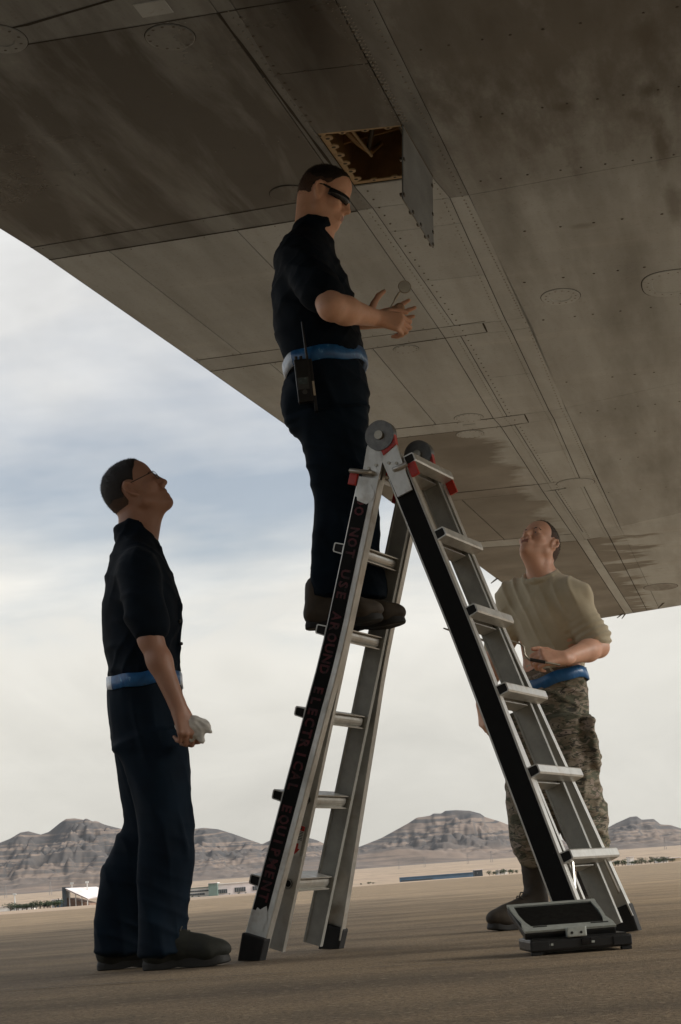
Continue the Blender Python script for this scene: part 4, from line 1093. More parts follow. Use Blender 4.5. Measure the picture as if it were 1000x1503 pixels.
# ------------------------------------------------------------------ anatomy
def frame(fwd, up=(0, 0, 1)):
    f = unit(fwd); u = np.asarray(up, float); l = unit(np.cross(u, f)); u = np.cross(f, l)
    return np.stack([f, l, u], 1)
def head_frame(az, pitch, roll=0.0):
    f = V(math.sin(az) * math.cos(pitch), math.cos(az) * math.cos(pitch), math.sin(pitch))
    R = frame(f)
    cr, sr = math.cos(roll), math.sin(roll)
    return np.stack([R[:, 0], R[:, 1] * cr + R[:, 2] * sr, -R[:, 1] * sr + R[:, 2] * cr], 1)
def head(vol, c, R, s=1.0, mouth_open=0.0):
    L = lambda x, y, z: np.asarray(c) + R @ (np.array([x, y, z]) * s)
    E = lambda x, y, z, a, b, d, k: vol.add(ell(L(x, y, z), R, np.array([a, b, d]) * s), k * s)
    E(-.012, 0, .036, .098, .075, .088, .01)            # skull
    E(.028, 0, .045, .062, .066, .066, .02)             # forehead
    E(-.05, 0, .00, .058, .062, .062, .02)              # back of the head
    E(.028, 0, -.040, .058, .058, .066, .025)           # face
    vol.add(cone(L(.070, 0, -.098), L(.004, .050, -.058), .021 * s, .020 * s), .022 * s)
    vol.add(cone(L(.070, 0, -.098), L(.004, -.050, -.058), .021 * s, .020 * s), .022 * s)
    vol.add(cone(L(.004, .050, -.058), L(-.012, .056, -.012), .020 * s, .018 * s), .02 * s)
    vol.add(cone(L(.004, -.050, -.058), L(-.012, -.056, -.012), .020 * s, .018 * s), .02 * s)
    E(.074, 0, -.102, .016, .022, .017, .012)           # chin
    vol.add(cone(L(.076, -.034, .022), L(.076, .034, .022), .0125 * s, .0125 * s), .012 * s)   # brow
    for sy in (-1, 1):
        E(.056, sy * .044, -.022, .026, .020, .020, .018)  # cheekbone
        vol.cut(ell(L(.096, sy * .031, .002), R, np.array([.018, .019, .0115]) * s), .010 * s)   # eye socket
        E(.074, sy * .031, .003, .0135, .0145, .0115, .004)  # eyelids
    vol.add(cone(L(.076, 0, .020), L(.107, 0, -.030), .0105 * s, .0118 * s), .010 * s)          # nose ridge
    E(.082, 0, -.012, .022, .0165, .030, .010)
    E(.106, 0, -.033, .012, .0115, .0105, .005)
    for sy in (-1, 1): E(.093, sy * .0125, -.039, .012, .0085, .0085, .004)
    E(.078, 0, -.066, .020, .030, .024, .012)           # mouth mound
    vol.add(cone(L(.0925, -.018, -.062), L(.0925, .018, -.062), .0062 * s, .0062 * s), .006 * s)
    vol.add(cone(L(.0905, -.016, -.0755 - mouth_open), L(.0905, .016, -.0755 - mouth_open), .0070 * s, .0070 * s), .006 * s)
    vol.cut(cone(L(.101, -.021, -.0685 - mouth_open / 2), L(.101, .021, -.0685 - mouth_open / 2), (.0032 + mouth_open * .6) * s, (.0032 + mouth_open * .6) * s), .003 * s)
    for sy in (-1, 1):                                  # ears: rim, bowl, lobe
        pts = [(-.004, .073, -.030), (-.014, .082, -.022), (-.026, .087, .0), (-.026, .088, .018), (-.014, .085, .029), (-.002, .078, .022), (.002, .074, .008)]
        for a, b in zip(pts, pts[1:]): vol.add(cone(L(a[0], sy * a[1], a[2]), L(b[0], sy * b[1], b[2]),   .0060 * s, .0060 * s), .004 * s)
        E(-.010, sy * .076, .000, .017, .006, .026, .006); E(-.004, sy * .076, -.028, .008, .006, .010, .005)
        vol.cut(ell(L(-.004, sy * .084, -.003), R, np.array([.009, .005, .012]) * s), .004 * s)
    return L
def hair(c, R, s, mat, parent, line, thick=(.0025, .007), it=1, fade=.045):
    L = lambda x, y, z: np.asarray(c) + R @ (np.array([x, y, z]) * s)
    vol = Vol(np.asarray(c) - .17 * s, np.asarray(c) + .17 * s, .0038)
    E = lambda x, y, z, a, b, d, k: vol.add(ell(L(x, y, z), R, np.array([a, b, d]) * s), k * s)
    E(-.012, 0, .036, .098, .075, .088, .01); E(.028, 0, .045, .062, .066, .066, .02); E(-.05, 0, .00, .058, .062, .062, .02)
    vol.add(cone(L(-.03, 0, .0), L(-.052, 0, -.07), .055 * s, .05 * s), .02 * s)
    X, Y, Z = np.meshgrid(*vol.ax, indexing='ij'); P = np.stack([X - c[0], Y - c[1], Z - c[2]], -1) @ R / s
    zl = np.interp(P[..., 0], *zip(*line)) + .006 * (fbm(P[..., 0] * 120, P[..., 1] * 120, P[..., 2] * 40, 2) - .5)
    zl = zl + np.where(P[..., 0] > .03, np.abs(P[..., 1]) * .12, 0)
    th = np.interp(P[..., 2], [0, .06, .11], [thick[0], thick[0] * 1.6, thick[1]]) + .0016 * (fbm(P[..., 0] * 260, P[..., 1] * 260, P[..., 2] * 260, 2) - .5)
    # round the ear
    ear = ((P[..., 0] + .010) / .030) ** 2 + ((P[..., 2] - .000) / .036) ** 2
    th = th * np.clip((P[..., 2] - zl) / .016, 0.0, 1) - .0012
    F = vol.F - th * s
    F = np.maximum(F, (zl - P[..., 2]) * s * .7)
    F = np.maximum(F, np.where(np.abs(P[..., 1]) > .05, (1 - np.sqrt(ear)) * .02 * s, -1))
    vol.F = F.astype(np.float32)
    v, f = vol.mesh(); v = smooth(v, f, it); nn = normals(v, f); rr = np.random.RandomState(11)
    Q = (v - c) @ R / s; ok = np.where(((v - c - R @ V(-.012, 0, .036) * s) * nn).sum(1) > 0)[0]; pick = rr.choice(ok, 7000)
    root = v[pick] + rr.randn(7000, 3) * .0012; lay = -R[:, 0] * .7 + R[:, 2] * -.5
    up_ = nn[pick] + lay * .9 + rr.randn(7000, 3) * .35; up_ /= np.linalg.norm(up_, axis=1, keepdims=True)
    ln = np.interp(Q[pick, 2], [-.05, .05, .11], [.0022, .0032, .0058])[:, None] * (.6 + .6 * rr.rand(7000, 1)) * s
    sd_ = np.cross(up_, rr.randn(7000, 3)); sd_ /= np.linalg.norm(sd_, axis=1, keepdims=True)
    tri = np.stack([root - sd_ * .0007, root + sd_ * .0007, root + up_ * ln], 1).reshape(-1, 3); n0 = len(v)
    faces = [tuple(q) for q in f] + [(n0 + 3 * i, n0 + 3 * i + 1, n0 + 3 * i + 2) for i in range(7000)]
    o = me_obj('hair', np.concatenate([v, tri]), faces, [mat, M['scalp']], parent, True)
    zc = Q[f].mean(1); side = zc[:, 2] + .020 * (fbm(zc[:, 0] * 60, zc[:, 1] * 60, zc[:, 2] * 60, 2) - .5) * 2 < fade
    o.data.polygons.foreach_set('material_index', np.concatenate([side, np.zeros(7000, bool)]).astype(np.int32)); return o
def arm(vol, sh, el_, wr, r=(.050, .041, .043, .027)):
    sh, el_, wr = map(np.asarray, (sh, el_, wr)); fa = unit(wr - el_)
    vol.add(cone(sh, el_, r[0], r[1]), .02); vol.add(cone(el_, el_ + (wr - el_) * .33, r[1] * .96, r[2]), .03)
    side = unit(np.cross(fa, V(.3, .8, .5)))
    vol.add(cone(el_ + (wr - el_) * .30, wr, r[2], r[3]), .02)
def hand(vol, wr, d, n, side, curl, spread=0.0, thumb=((.35, .7), (.75, .45), (.9, .25)), s=1.0, lens=None):
    """d towards the fingers, n out of the palm, side towards the thumb; curl: per finger (index..little) three bends in radians"""
    d, n = unit(d), np.asarray(n, float); n = unit(n - d * (n @ d)); side = unit(np.asarray(side) - d * (np.asarray(side) @ d) - n * (np.asarray(side) @ n))
    wr = np.asarray(wr)
    Ls = lens or [(.043, .026, .021), (.047, .030, .022), (.043, .028, .021), (.034, .021, .019)]
    offs = [.029, .009, -.011, -.029]; kn = [.088, .092, .088, .080]
    vol.add(cone(wr - d * .02, wr + d * .03, .026 * s, .027 * s, (n, .72)), .015)
    for i in range(4):
        k = wr + (d * kn[i] + side * offs[i]) * s
        vol.add(cone(wr + (d * .018 + side * offs[i] * .55) * s, k, .0155 * s, .0125 * s), .010)
        a = math.radians(spread) * (1.5 - i) ; dd = unit(d * math.cos(a) + side * math.sin(a)); nn = n; p = k
        for j in range(3):
            c_ = curl[i][j]; dd, nn = unit(dd * math.cos(c_) + nn * math.sin(c_)), unit(nn * math.cos(c_) - dd * math.sin(c_))
            q = p + dd * Ls[i][j] * s; r = [.0100, .0090, .0082, .0070]
            vol.add(cone(p, q, r[j] * s * (.92 if i == 3 else 1), r[j + 1] * s * (.92 if i == 3 else 1)), .0035); p = q
    p = wr + (d * .022 + side * .020 + n * .006) * s
    for (a, b), ln, r0, r1 in zip(thumb, (.046, .034, .027), (.016, .0115, .0105), (.012, .0105, .0080)):
        q = p + unit(d * a + side * b + n * (1 - a) * .55) * ln * s; vol.add(cone(p, q, r0 * s, r1 * s), .006); p = q
def belt(name, c, u, v, ru, rv, hgt, mats, parent, up=V(0, 0, 1), thick=.005, wob=.004, pick=None, n=72, seed=0):
    c, u, v = (np.asarray(q, float) for q in (c, u, v)); rr = np.random.RandomState(seed); vv = []; w = np.cumsum(rr.randn(n)) * 0
    for i in range(n):
        q = i * 2 * math.pi / n; o = u * math.cos(q) * ru + v * math.sin(q) * rv; e = unit(u * math.cos(q) / ru + v * math.sin(q) / rv)
        dz = wob * (math.sin(3 * q + seed) + .6 * math.sin(7 * q + 2 * seed)); bu = .0025 * math.sin(11 * q + seed)
        for a, b in ((0, -.5), (thick, -.47), (thick + bu, 0), (thick, .47), (0, .5)): vv.append(c + o + e * a + up * (b * hgt + dz))
    m = 5; f = [(i * m + j, ((i + 1) % n) * m + j, ((i + 1) % n) * m + j + 1, i * m + j + 1) for i in range(n) for j in range(m - 1)]
    o = me_obj(name, vv, f, mats, parent, True)
    if pick is not None:
        for k, p in enumerate(o.data.polygons): p.material_index = pick(math.degrees((k // (m - 1)) * 2 * math.pi / n))
    return o
def boot(parent, heel, yaw, mat, sole_mat, L=.295, shaft=.135, lean=(0, 0), roll=0.0, pitch=0.0, lace_mat=None):
    """heel = ground point at the back of the heel; yaw = direction of the toe"""
    R = frame(V(math.cos(yaw) * math.cos(pitch), math.sin(yaw) * math.cos(pitch), math.sin(pitch))); k = L / .295; heel = np.asarray(heel, float)
    W = lambda x, y, z: heel + R @ (np.array([x, y, z]) * k)
    vol = vol_for([W(-.02, -.07, 0), W(.32, .07, shaft / k + .06), W(0, .07, shaft / k + .06), W(.3, -.07, 0)], .05, .0055)
    top = W(.058 + lean[0], lean[1], shaft / k)
    vol.add(cone(W(.052, 0, .06), top, .044 * k, .047 * k), .02); vol.add(cone(W(.045, 0, .055), W(.055, 0, .05), .042 * k, .042 * k), .02)
    vol.add(cone(W(.05, 0, .052), W(.20, 0, .048), .040 * k, .043 * k), .02)
    vol.add(ell(W(.220, .002, .050), R, V(.068, .050, .038) * k), .02); vol.add(cone(W(.07, 0, .105), W(.185, 0, .066), .040 * k, .033 * k), .03)
    vol.add(cone(W(.218, -.026, .048), W(.218, .026, .048), .030, .030), .02)
    X, Y, Z = np.meshgrid(*vol.ax, indexing='ij'); lz = ((X - heel[0]) * R[0, 2] + (Y - heel[1]) * R[1, 2] + (Z - heel[2]) * R[2, 2])
    vol.F = np.maximum(vol.F, (.014 - lz)).astype(np.float32)
    b = surf('boot', vol, mat, parent, 1, lambda v: .0022 * (fbm(v[:, 0] * 45, v[:, 1] * 45, v[:, 2] * 60, 3) - .5) * 2)
    out = [(.000, .0), (.006, .024), (.03, .036), (.08, .035), (.12, .034), (.17, .041), (.22, .046), (.258, .041), (.280, .025), (.288, 0)]
    out = out + [(x, -y) for x, y in out[-2:0:-1]]; n = len(out)
    mb = MB(); lv = []
    for z, g in ((0, .95), (.004, .98), (.018, .98), (.032, .95)):
        lv.append([W(.14 + (x - .14) * g, y * g, z + (.010 * max(0, (x - .22) / .07) if z < .01 else 0) + (.006 if z < .01 and .085 < x < .13 else 0)) for x, y in out])
    for a, b_ in zip(lv, lv[1:]): mb.add(a + b_, [(i, (i + 1) % n, n + (i + 1) % n, n + i) for i in range(n)])
    mb.add(lv[0], [tuple(range(n))]); mb.add(lv[-1], [tuple(range(n))])
    auto_smooth(mb.build('sole', sole_mat, b), 50)
    mb = MB()
    for i in range(5):
        x, z = .115 + i * .017, .137 - i * .0135
        mb.tube([W(x, -.026, z - .010), W(x + .004, -.010, z + .003), W(x + .008, .010, z + .003), W(x, .026, z - .010)], .0028, 5)
    mb.build('laces', lace_mat or sole_mat, b)
    return b

# ------------------------------------------------------------------ people: materials
def skin_mat(name, c, red=(.42, .16, .11)):
    t = NT(name); co = t.coord('Object')
    a = t.noise(co, 11, 5, .6); b = t.noise(co, 90, 4, .6)
    q = t.ramp(a, [(.3, tuple(x * .86 for x in c)), (.7, tuple(min(1, x * 1.08) for x in c))])
    q = t.mix(t.ramp(b, [(.55, 0.0), (.8, .35)]), q, red)
    t.base(q); t.rough(t.ramp(b, [(.3, .42), (.7, .58)])); t.bump(t.noise(co, 240, 3, .6), .18, .0015)
    t.set(Subsurface_Weight=.12, Subsurface_Scale=.012, Subsurface_Radius=(1.0, .35, .2)); return t.m
M['skin1'] = skin_mat('skin_tanned', (.40, .215, .145)); M['skin2'] = skin_mat('skin_ruddy', (.76, .44, .30), (.62, .26, .16)); M['skin3'] = skin_mat('skin_fair', (.68, .385, .265), (.58, .23, .15))
simple('lips', (.34, .145, .105), .45, scale=60)
def cloth_mat(name, lo, hi, scale=9, weave=900, rough=.85, sheen=.25):
    t = NT(name); co = t.coord('Object')
    a = t.noise(co, scale, 5, .6); w = t.noise(t.coord('Object', (1, 1, .35)), weave, 2, .5)
    t.base(t.ramp(a, [(.3, lo), (.7, hi)])); t.rough(rough); t.set(Specular_IOR_Level=.2, Sheen_Weight=sheen, Sheen_Roughness=.5)
    t.bump(t.mix(.5, w, t.noise(co, 60, 4, .6)), .25, .002); return t.m
M['navy'] = cloth_mat('navy_twill', (.0008, .0040, .0090), (.0018, .0075, .0160), sheen=.0)
M['navy_trousers'] = cloth_mat('navy_trouser_twill', (.0010, .0058, .0130), (.0024, .0110, .0225), sheen=.0)
M['sand'] = cloth_mat('sand_cotton', (.47, .41, .29), (.57, .50, .365), rough=.9)
t = NT('camouflage_twill')
co = t.coord('Object', (7.5, 7.5, 17), (0.25, .3, 0))
w1 = t.noise(co, 1.0, 5, .62, 1.2); w2 = t.noise(t.coord('Object', (11, 11, 30), (0.1, -.35, 0), (3, 1, 7)), 1.0, 5, .6, 1.5); w3 = t.noise(t.coord('Object', (14, 14, 34), (-.2, .2, .4), (7, 5, 1)), 1, 4, .6, 1.0)
q = t.ramp(w1, [(0, (.165, .135, .092)), (.50, (.23, .195, .145))], True)
q = t.mix(t.ramp(w2, [(.50, 0.0), (.54, 1.0)]), q, (.085, .086, .056)); q = t.mix(t.ramp(w3, [(.56, 0.0), (.60, 1.0)]), q, (.29, .235, .19))
w4 = t.noise(t.coord('Object', (20, 20, 60), (.3, .5, .1), (1, 9, 4)), 1, 3, .6, 1.5); q = t.mix(t.ramp(w4, [(.57, 0.0), (.60, .9)]), q, (.030, .029, .022))
t.base(q); t.rough(.9); t.bump(t.noise(t.coord('Object'), 60, 4, .6), .25, .003); M['camo'] = t.m
t = NT('blue_reflective_vinyl'); co = t.coord('Object'); a = t.noise(t.coord('Object', (1, 1, .6)), 30, 4, .6, .8)
t.base(t.ramp(a, [(.3, (.012, .075, .20)), (.62, (.020, .13, .33)), (.72, (.16, .36, .58))])); t.rough(.32); t.bump(a, .5, .004); M['belt_blue'] = t.m
t = NT('silver_reflective_tape'); co = t.coord('Object'); a = t.noise(co, 40, 4, .6, .8)
t.base(t.ramp(a, [(.3, (.34, .44, .58)), (.65, (.66, .72, .80))])); t.rough(.3); t.bump(a, .5, .004); M['belt_silver'] = t.m
simple('sand_webbing', (.155, .115, .075), .8, scale=50)
simple('boot_sage', (.013, .0138, .009), .78, var=.3, scale=25, bump=.3)
simple('boot_brown', (.060, .045, .030), .75, var=.3, scale=25, bump=.3)
simple('boot_tan', (.034, .025, .016), .75, var=.3, scale=25, bump=.3)
simple('sole_rubber', (.016, .015, .013), .7, scale=40, bump=.3)
simple('lace', (.05, .046, .035), .8, scale=60)
simple('hair_dark', (.010, .006, .004), .6, var=.5, scale=320, bump=.7)
simple('hair_brown', (.020, .011, .006), .6, var=.5, scale=320, bump=.7)
simple('hair_light', (.055, .033, .018), .6, var=.5, scale=320, bump=.7)
simple('scalp', (.085, .047, .030), .7, var=.35, scale=300, bump=.5)
simple('black_plastic', (.010, .010, .010), .42, scale=60, bump=.1)
simple('black_gloss', (.008, .008, .009), .08, scale=60)
simple('eye_white', (.30, .25, .22), .2, scale=60); simple('iris', (.03, .02, .015), .2, scale=60)
simple('button', (.02, .018, .015), .4, scale=60)
t = NT('spectacle_lens'); t.base((.95, .95, .95)); t.rough(.03); t.set(Transmission_Weight=1.0, IOR=1.05); M['lens'] = t.m

def paint_lips(o, c, R, s, op=0.0):
    """give the lips their own colour slot"""
    o.data.materials.append(M['lips']); n = len(o.data.polygons); pc = np.empty(n * 3); o.data.polygons.foreach_get('center', pc)
    P = (pc.reshape(-1, 3) + np.array(o.parent.location) - c) @ R / s
    m = (np.abs(P[:, 1]) < .019) & (P[:, 0] > .086) & (P[:, 2] < -.0580) & (P[:, 2] > -.0785 - op)
    o.data.polygons.foreach_set('material_index', m.astype(np.int32))
def face_bits(parent, c, R, s, hairmat, eyes=True):
    L = lambda x, y, z: c + R @ (np.array([x, y, z]) * s)
    for sy in (-1, 1):
        mb = MB(); mb.tube([L(.0875, sy * .014, .0185), L(.0885, sy * .028, .0235), L(.082, sy * .042, .0225), L(.074, sy * .050, .017)], [.0025, .0035, .003, .0015], 6); mb.build('eyebrow', M[hairmat], parent, True)
        if eyes:
            bm = bmesh.new(); bmesh.ops.create_uvsphere(bm, u_segments=14, v_segments=10, radius=.0112 * s)
            v = [L(.0752, sy * .031, .0020) + np.array(q.co) for q in bm.verts]; f = [tuple(x.index for x in p.verts) for p in bm.faces]; bm.free()
            o = me_obj('eye', v, f, [M['eye_white'], M['iris']], parent, True)
            pc = np.array([p.center for p in o.data.polygons]); d = (pc + np.array(parent.location) - L(.0752, sy * .031, .0020)) @ R[:, 0]
            o.data.polygons.foreach_set('material_index', (d > .0085 * s).astype(np.int32))

# ================================================================== person on the left, looking up
Y1 = 6.03
A1 = lambda x, y, dy=0.0: at(x, y, Y1 + dy)
man = empty('person', (A1(230, 1418)[0], Y1, 0), 'man in navy shirt and trousers looking up, standing left of ladder', 'person', 'ground crew')
FX = V(1, 0, 0); SY = V(0, 1, 0)
hc, HR, hs = A1(199, 722), head_frame(math.radians(90), math.radians(31)), .985
body = Vol(V(hc[0] - .45, Y1 - .36, -.02 + .1), V(hc[0] + .45, Y1 + .36, hc[2] + .20), .0045)
head(body, hc, HR, hs, mouth_open=.005)
nb = A1(200, 795)
body.add(cone(hc + HR @ V(-.035, 0, -.040), nb + V(-.005, 0, 0), .054, .060), .02); body.add(cone(hc + HR @ V(.015, 0, -.075), nb + V(.035, 0, .0), .034, .036), .025)
body.add(cone(hc + HR @ V(.040, 0, -.092), nb + V(.050, 0, .045), .026, .030), .03); body.add(cone(nb + V(.050, 0, .045), nb + V(.034, 0, -.01), .030, .034), .02)
for (a, b, ra, rb) in ((nb, A1(206, 880), (.07, .06), (.15, .095)), (A1(206, 880), A1(212, 1000), (.15, .095), (.125, .085)), (A1(212, 1000), A1(215, 1060), (.125, .085), (.14, .09))): body.add(seg(a, b, SY, FX, ra, rb), .04)
sh, eb, wr = A1(203, 836, -.19), A1(221, 938, -.225), A1(263, 1040, -.235)
arm(body, sh, eb, wr, (.047, .040, .042, .0275))
shf, ebf, wrf = A1(203, 836, .19), A1(215, 930, .24), A1(235, 1020, .25)
arm(body, shf, ebf, wrf)
hd = unit(A1(279, 1078, -.245) - wr)
hand(body, wr, hd, unit(V(-.35, .75, -.35)), unit(V(.75, .15, .35)), [(.75, 1.1, .6), (.85, 1.15, .6), (.9, 1.15, .6), (.95, 1.1, .6)], thumb=((.75, .25), (.85, .0), (.9, -.15)), s=1.02)
hand(body, wrf, V(.2, 0, -1), V(-.3, -.9, 0), V(1, 0, 0), [(.4, .5, .3)] * 4)
for s_, hip, knee, ank in ((-1, A1(220, 1070, -.09), A1(245, 1205, -.11), A1(246, 1385, -.12)), (1, A1(214, 1070, .09), A1(218, 1222, .13), A1(172, 1385, .17))):
    body.add(cone(hip, knee, .055, .045), .02); body.add(cone(knee, knee + (ank - knee) * .55, .045, .040), .02)
o = surf('body', body, M['skin1'], man, 1); paint_lips(o, hc, HR, hs, .005)
hair(hc, HR, hs, M['hair_dark'], man, [(-.12, -.060), (-.05, -.055), (-.03, -.04), (-.005, -.012), (.012, .0), (.022, .03), (.045, .052), (.062, .082), (.09, .098)], (.0025, .0055), fade=.0)
face_bits(man, hc, HR, hs, 'hair_dark')
# shirt
vol = vol_for([A1(140, 760, -.3), A1(280, 1030, .3)], .16, .0065)
st = [(A1(201, 792), (.085, .066)), (A1(202, 812), (.135, .083)), (A1(203, 836), (.185, .105)), (A1(206, 885), (.185, .134)), (A1(209, 940), (.170, .129)), (A1(212, 1002), (.160, .122))]
vol.add(chain([(a, *r_) for a, r_ in st], SY, FX, .03), .03)
vol.add(cone(sh + V(0, .02, .0), A1(213, 890, -.215), .072, .066), .035); vol.add(cone(A1(213, 890, -.215), A1(218, 908, -.222), .066, .070), .02)
vol.add(cone(A1(216, 905, -.22), A1(219, 914, -.222), .073, .070), .006)
vol.add(cone(shf, A1(212, 905, .22), .072, .068), .035)
vol.add(seg(A1(199, 790), A1(195, 772), SY, unit(V(1, 0, .35)), (.078, .070), (.074, .066), .012), .012)        # collar stand
vol.add(cone(A1(231, 806, -.02), A1(222, 822, -.06), .016, .010), .012); vol.add(cone(A1(216, 800, -.065), A1(225, 820, -.062), .014, .010), .012)
vol.cut(cone(nb + V(.02, 0, .06), nb + V(.075, 0, .10), .058, .06), .01)
vol.add(cone(A1(234, 812, -.01), A1(262, 890, -.012), .010, .008), .012); vol.add(cone(A1(262, 890, -.012), A1(264, 985, -.012), .008, .008), .012)   # button placket
f1 = lambda v: folds(v, .013, (8, 8, 5), .8, 1.0, .5) + creases(v, V(.5, .2, .8), .070, .0065, 1.0) + creases(v, V(.9, .1, -.4), .050, .006, 5.0)
shirt = surf('shirt', vol, M['navy'], man, 1, f1)
for x, y in ((252, 862), (259, 886), (263, 912), (265, 945)):
    p = A1(x, y, -.028); mb = MB(); mb.tube([p, p + V(.006, -.004, 0)], .006, 8); mb.build('button', M['button'], shirt)
mb = MB(); pk = [A1(232, 862, -.175), A1(254, 862, -.135), A1(256, 905, -.137), A1(234, 905, -.178)]
# trousers
vol = vol_for([A1(140, 985, -.25), A1(290, 1405, .3)], .16, .0065)
vol.add(chain([(A1(212, 1000), .160, .122), (A1(214, 1045), .170, .127), (A1(216, 1095), .165, .115)], SY, FX, .03), .03)
nl = [(A1(221, 1085, -.085), .092, .118), (A1(236, 1140, -.10), .090, .108), (A1(242, 1205, -.11), .083, .091), (A1(243, 1290, -.115), .078, .088), (A1(241, 1360, -.12), .078, .086), (A1(244, 1398, -.12), .082, .095)]
fl = [(A1(214, 1085, .085), .09, .11), (A1(217, 1150, .10), .088, .10), (A1(219, 1222, .13), .082, .088), (A1(188, 1300, .15), .082, .090), (A1(173, 1365, .17), .084, .086), (A1(171, 1397, .17), .086, .088)]
for L_ in (nl, fl):
    vol.add(chain(L_, SY, FX, .012), .03)
f2 = lambda v: folds(v, .017, (8, 8, 2.2), .9, 2.0, .25) + creases(v, V(.95, .3, .15), .070, .010, 3.0, 3.0) + creases(v, V(.3, .1, .95), .060, .007, 8.0) * np.clip((.45 - v[:, 2]) * 3, .3, 1)
tr = surf('trousers', vol, M['navy_trousers'], man, 1, f2)
belt('reflective_belt', A1(213, 1003), SY, unit(V(1, 0, .03)), .166, .129, .048, [M['belt_blue'], M['belt_silver']], man, unit(V(-.03, 0, 1)), pick=lambda d: 1 if (225 < d < 318 or 20 < d < 105) and d != 0 else 0, seed=1)
# spectacles
L = lambda x, y, z: hc + HR @ (V(x, y, z) * hs)
sp_ = MB()
for sy in (-1, 1):
    sp_.tube([L(-.018, sy * .080, .020), L(.03, sy * .079, .014), L(.088, sy * .066, .010)], .0016, 6)
    ring = [L(.096 - .006 * math.cos(q), sy * (.033 + .025 * math.cos(q)), .002 + .017 * math.sin(q)) for q in np.arange(21) * 2 * math.pi / 20]; sp_.tube(ring, .0014, 6)
    sp_.tube([L(.088, sy * .066, .010), L(.092, sy * .058, .006)], .0015, 6)
sp_.tube([L(.098, -.009, .006), L(.1005, 0, .010), L(.098, .009, .006)], .0014, 6)
g_ = sp_.build('spectacles', M['black_plastic'], man, label='thin dark-framed spectacles')
for sy in (-1, 1):
    mb = MB(); mb.prism([L(.096 - .006 * math.cos(q), sy * (.033 + .025 * math.cos(q)), .002 + .017 * math.sin(q)) for q in np.arange(20) * 2 * math.pi / 20], HR[:, 0] * .0012); mb.build('lens', M['lens'], g_)
boot(man, V(*(A1(208, 1424, -.13)[:1]), Y1 - .13, 0), math.radians(-4), M['boot_sage'], M['sole_rubber'], .315, .10, lace_mat=M['lace'])
boot(man, V(A1(141, 1420, .17)[0], Y1 + .17, 0), math.radians(6), M['boot_sage'], M['sole_rubber'], .305, .10, lace_mat=M['lace'])
# rag in his fist
simple('rag_cloth', (.62, .60, .55), .9, scale=30, bump=.3)
rp = A1(287, 1072, -.235); vol = Vol(rp - .12, rp + .12, .004)
rv = [A1(268, 1068, -.222), A1(286, 1066, -.235), A1(298, 1066, -.240), A1(311, 1076, -.245)]
for a, b, r1_, r2_ in ((rv[0], rv[1], .024, .034), (rv[1], rv[2], .034, .024), (rv[2], rv[3], .024, .004), (rv[1], A1(296, 1086, -.24), .026, .012), (rv[0], A1(282, 1084, -.23), .018, .012)): vol.add(cone(a, b, r1_, r2_, (SY, .5)), .012)
surf('cleaning_rag', vol, M['rag_cloth'], None, 1, lambda v: folds(v, .006, (60, 60, 50), .9, 3.0, .6), label='crumpled pale grey rag held in the left man’s fist', cat='rag')

# ================================================================== person standing on the ladder
Y2 = 6.22
A2 = lambda x, y, dy=0.0: at(x, y, Y2 + dy)
rung = HL.P(RUNG_Z[3] / HL.cz + .020, 0, .061)
man = empty('person', rung, 'man in navy uniform and sunglasses standing on the ladder below the hatch', 'person', 'ground crew')
yaw2 = math.radians(-8); FX = V(math.cos(yaw2), math.sin(yaw2), 0); SY = V(-math.sin(yaw2), math.cos(yaw2), 0)
hc, HR, hs = A2(477, 289), head_frame(math.radians(97), math.radians(-24)), 1.0
body = Vol(V(hc[0] - .30, Y2 - .45, rung[2] + .08), V(hc[0] + .50, Y2 + .36, hc[2] + .19), .0045)
head(body, hc, HR, hs)
nb = A2(460, 345)
body.add(cone(hc + HR @ V(-.040, 0, -.045), nb + V(-.01, 0, -.01), .058, .068), .02); body.add(cone(hc + HR @ V(.005, 0, -.075), nb + V(.03, 0, .0), .044, .046), .025)
for (a, b, ra, rb) in ((nb, A2(458, 430), (.07, .06), (.16, .11)), (A2(458, 430), A2(478, 540), (.16, .11), (.13, .10)), (A2(478, 540), A2(485, 590), (.13, .10), (.14, .10))): body.add(seg(a, b, SY, FX, ra, rb), .04)
sh, eb, wr = A2(446, 384, -.20), A2(487, 451, -.36), A2(550, 466, -.17)
arm(body, sh, eb, wr, (.056, .047, .052, .032))
shf, ebf, wrf = A2(456, 388, .20), A2(490, 470, .30), A2(534, 472, .07)
arm(body, shf, ebf, wrf, (.055, .046, .048, .030))
# near hand: fist closed on a cloth, knuckles towards the camera
hand(body, wr, unit(V(.93, .1, -.22)), unit(V(.1, .85, -.35)), unit(V(.25, .25, 1)), [(.55, 1.2, .8), (.7, 1.25, .8), (.8, 1.25, .8), (.85, 1.2, .8)], thumb=((.55, .65), (.9, .30), (1.0, .0)), s=1.08)
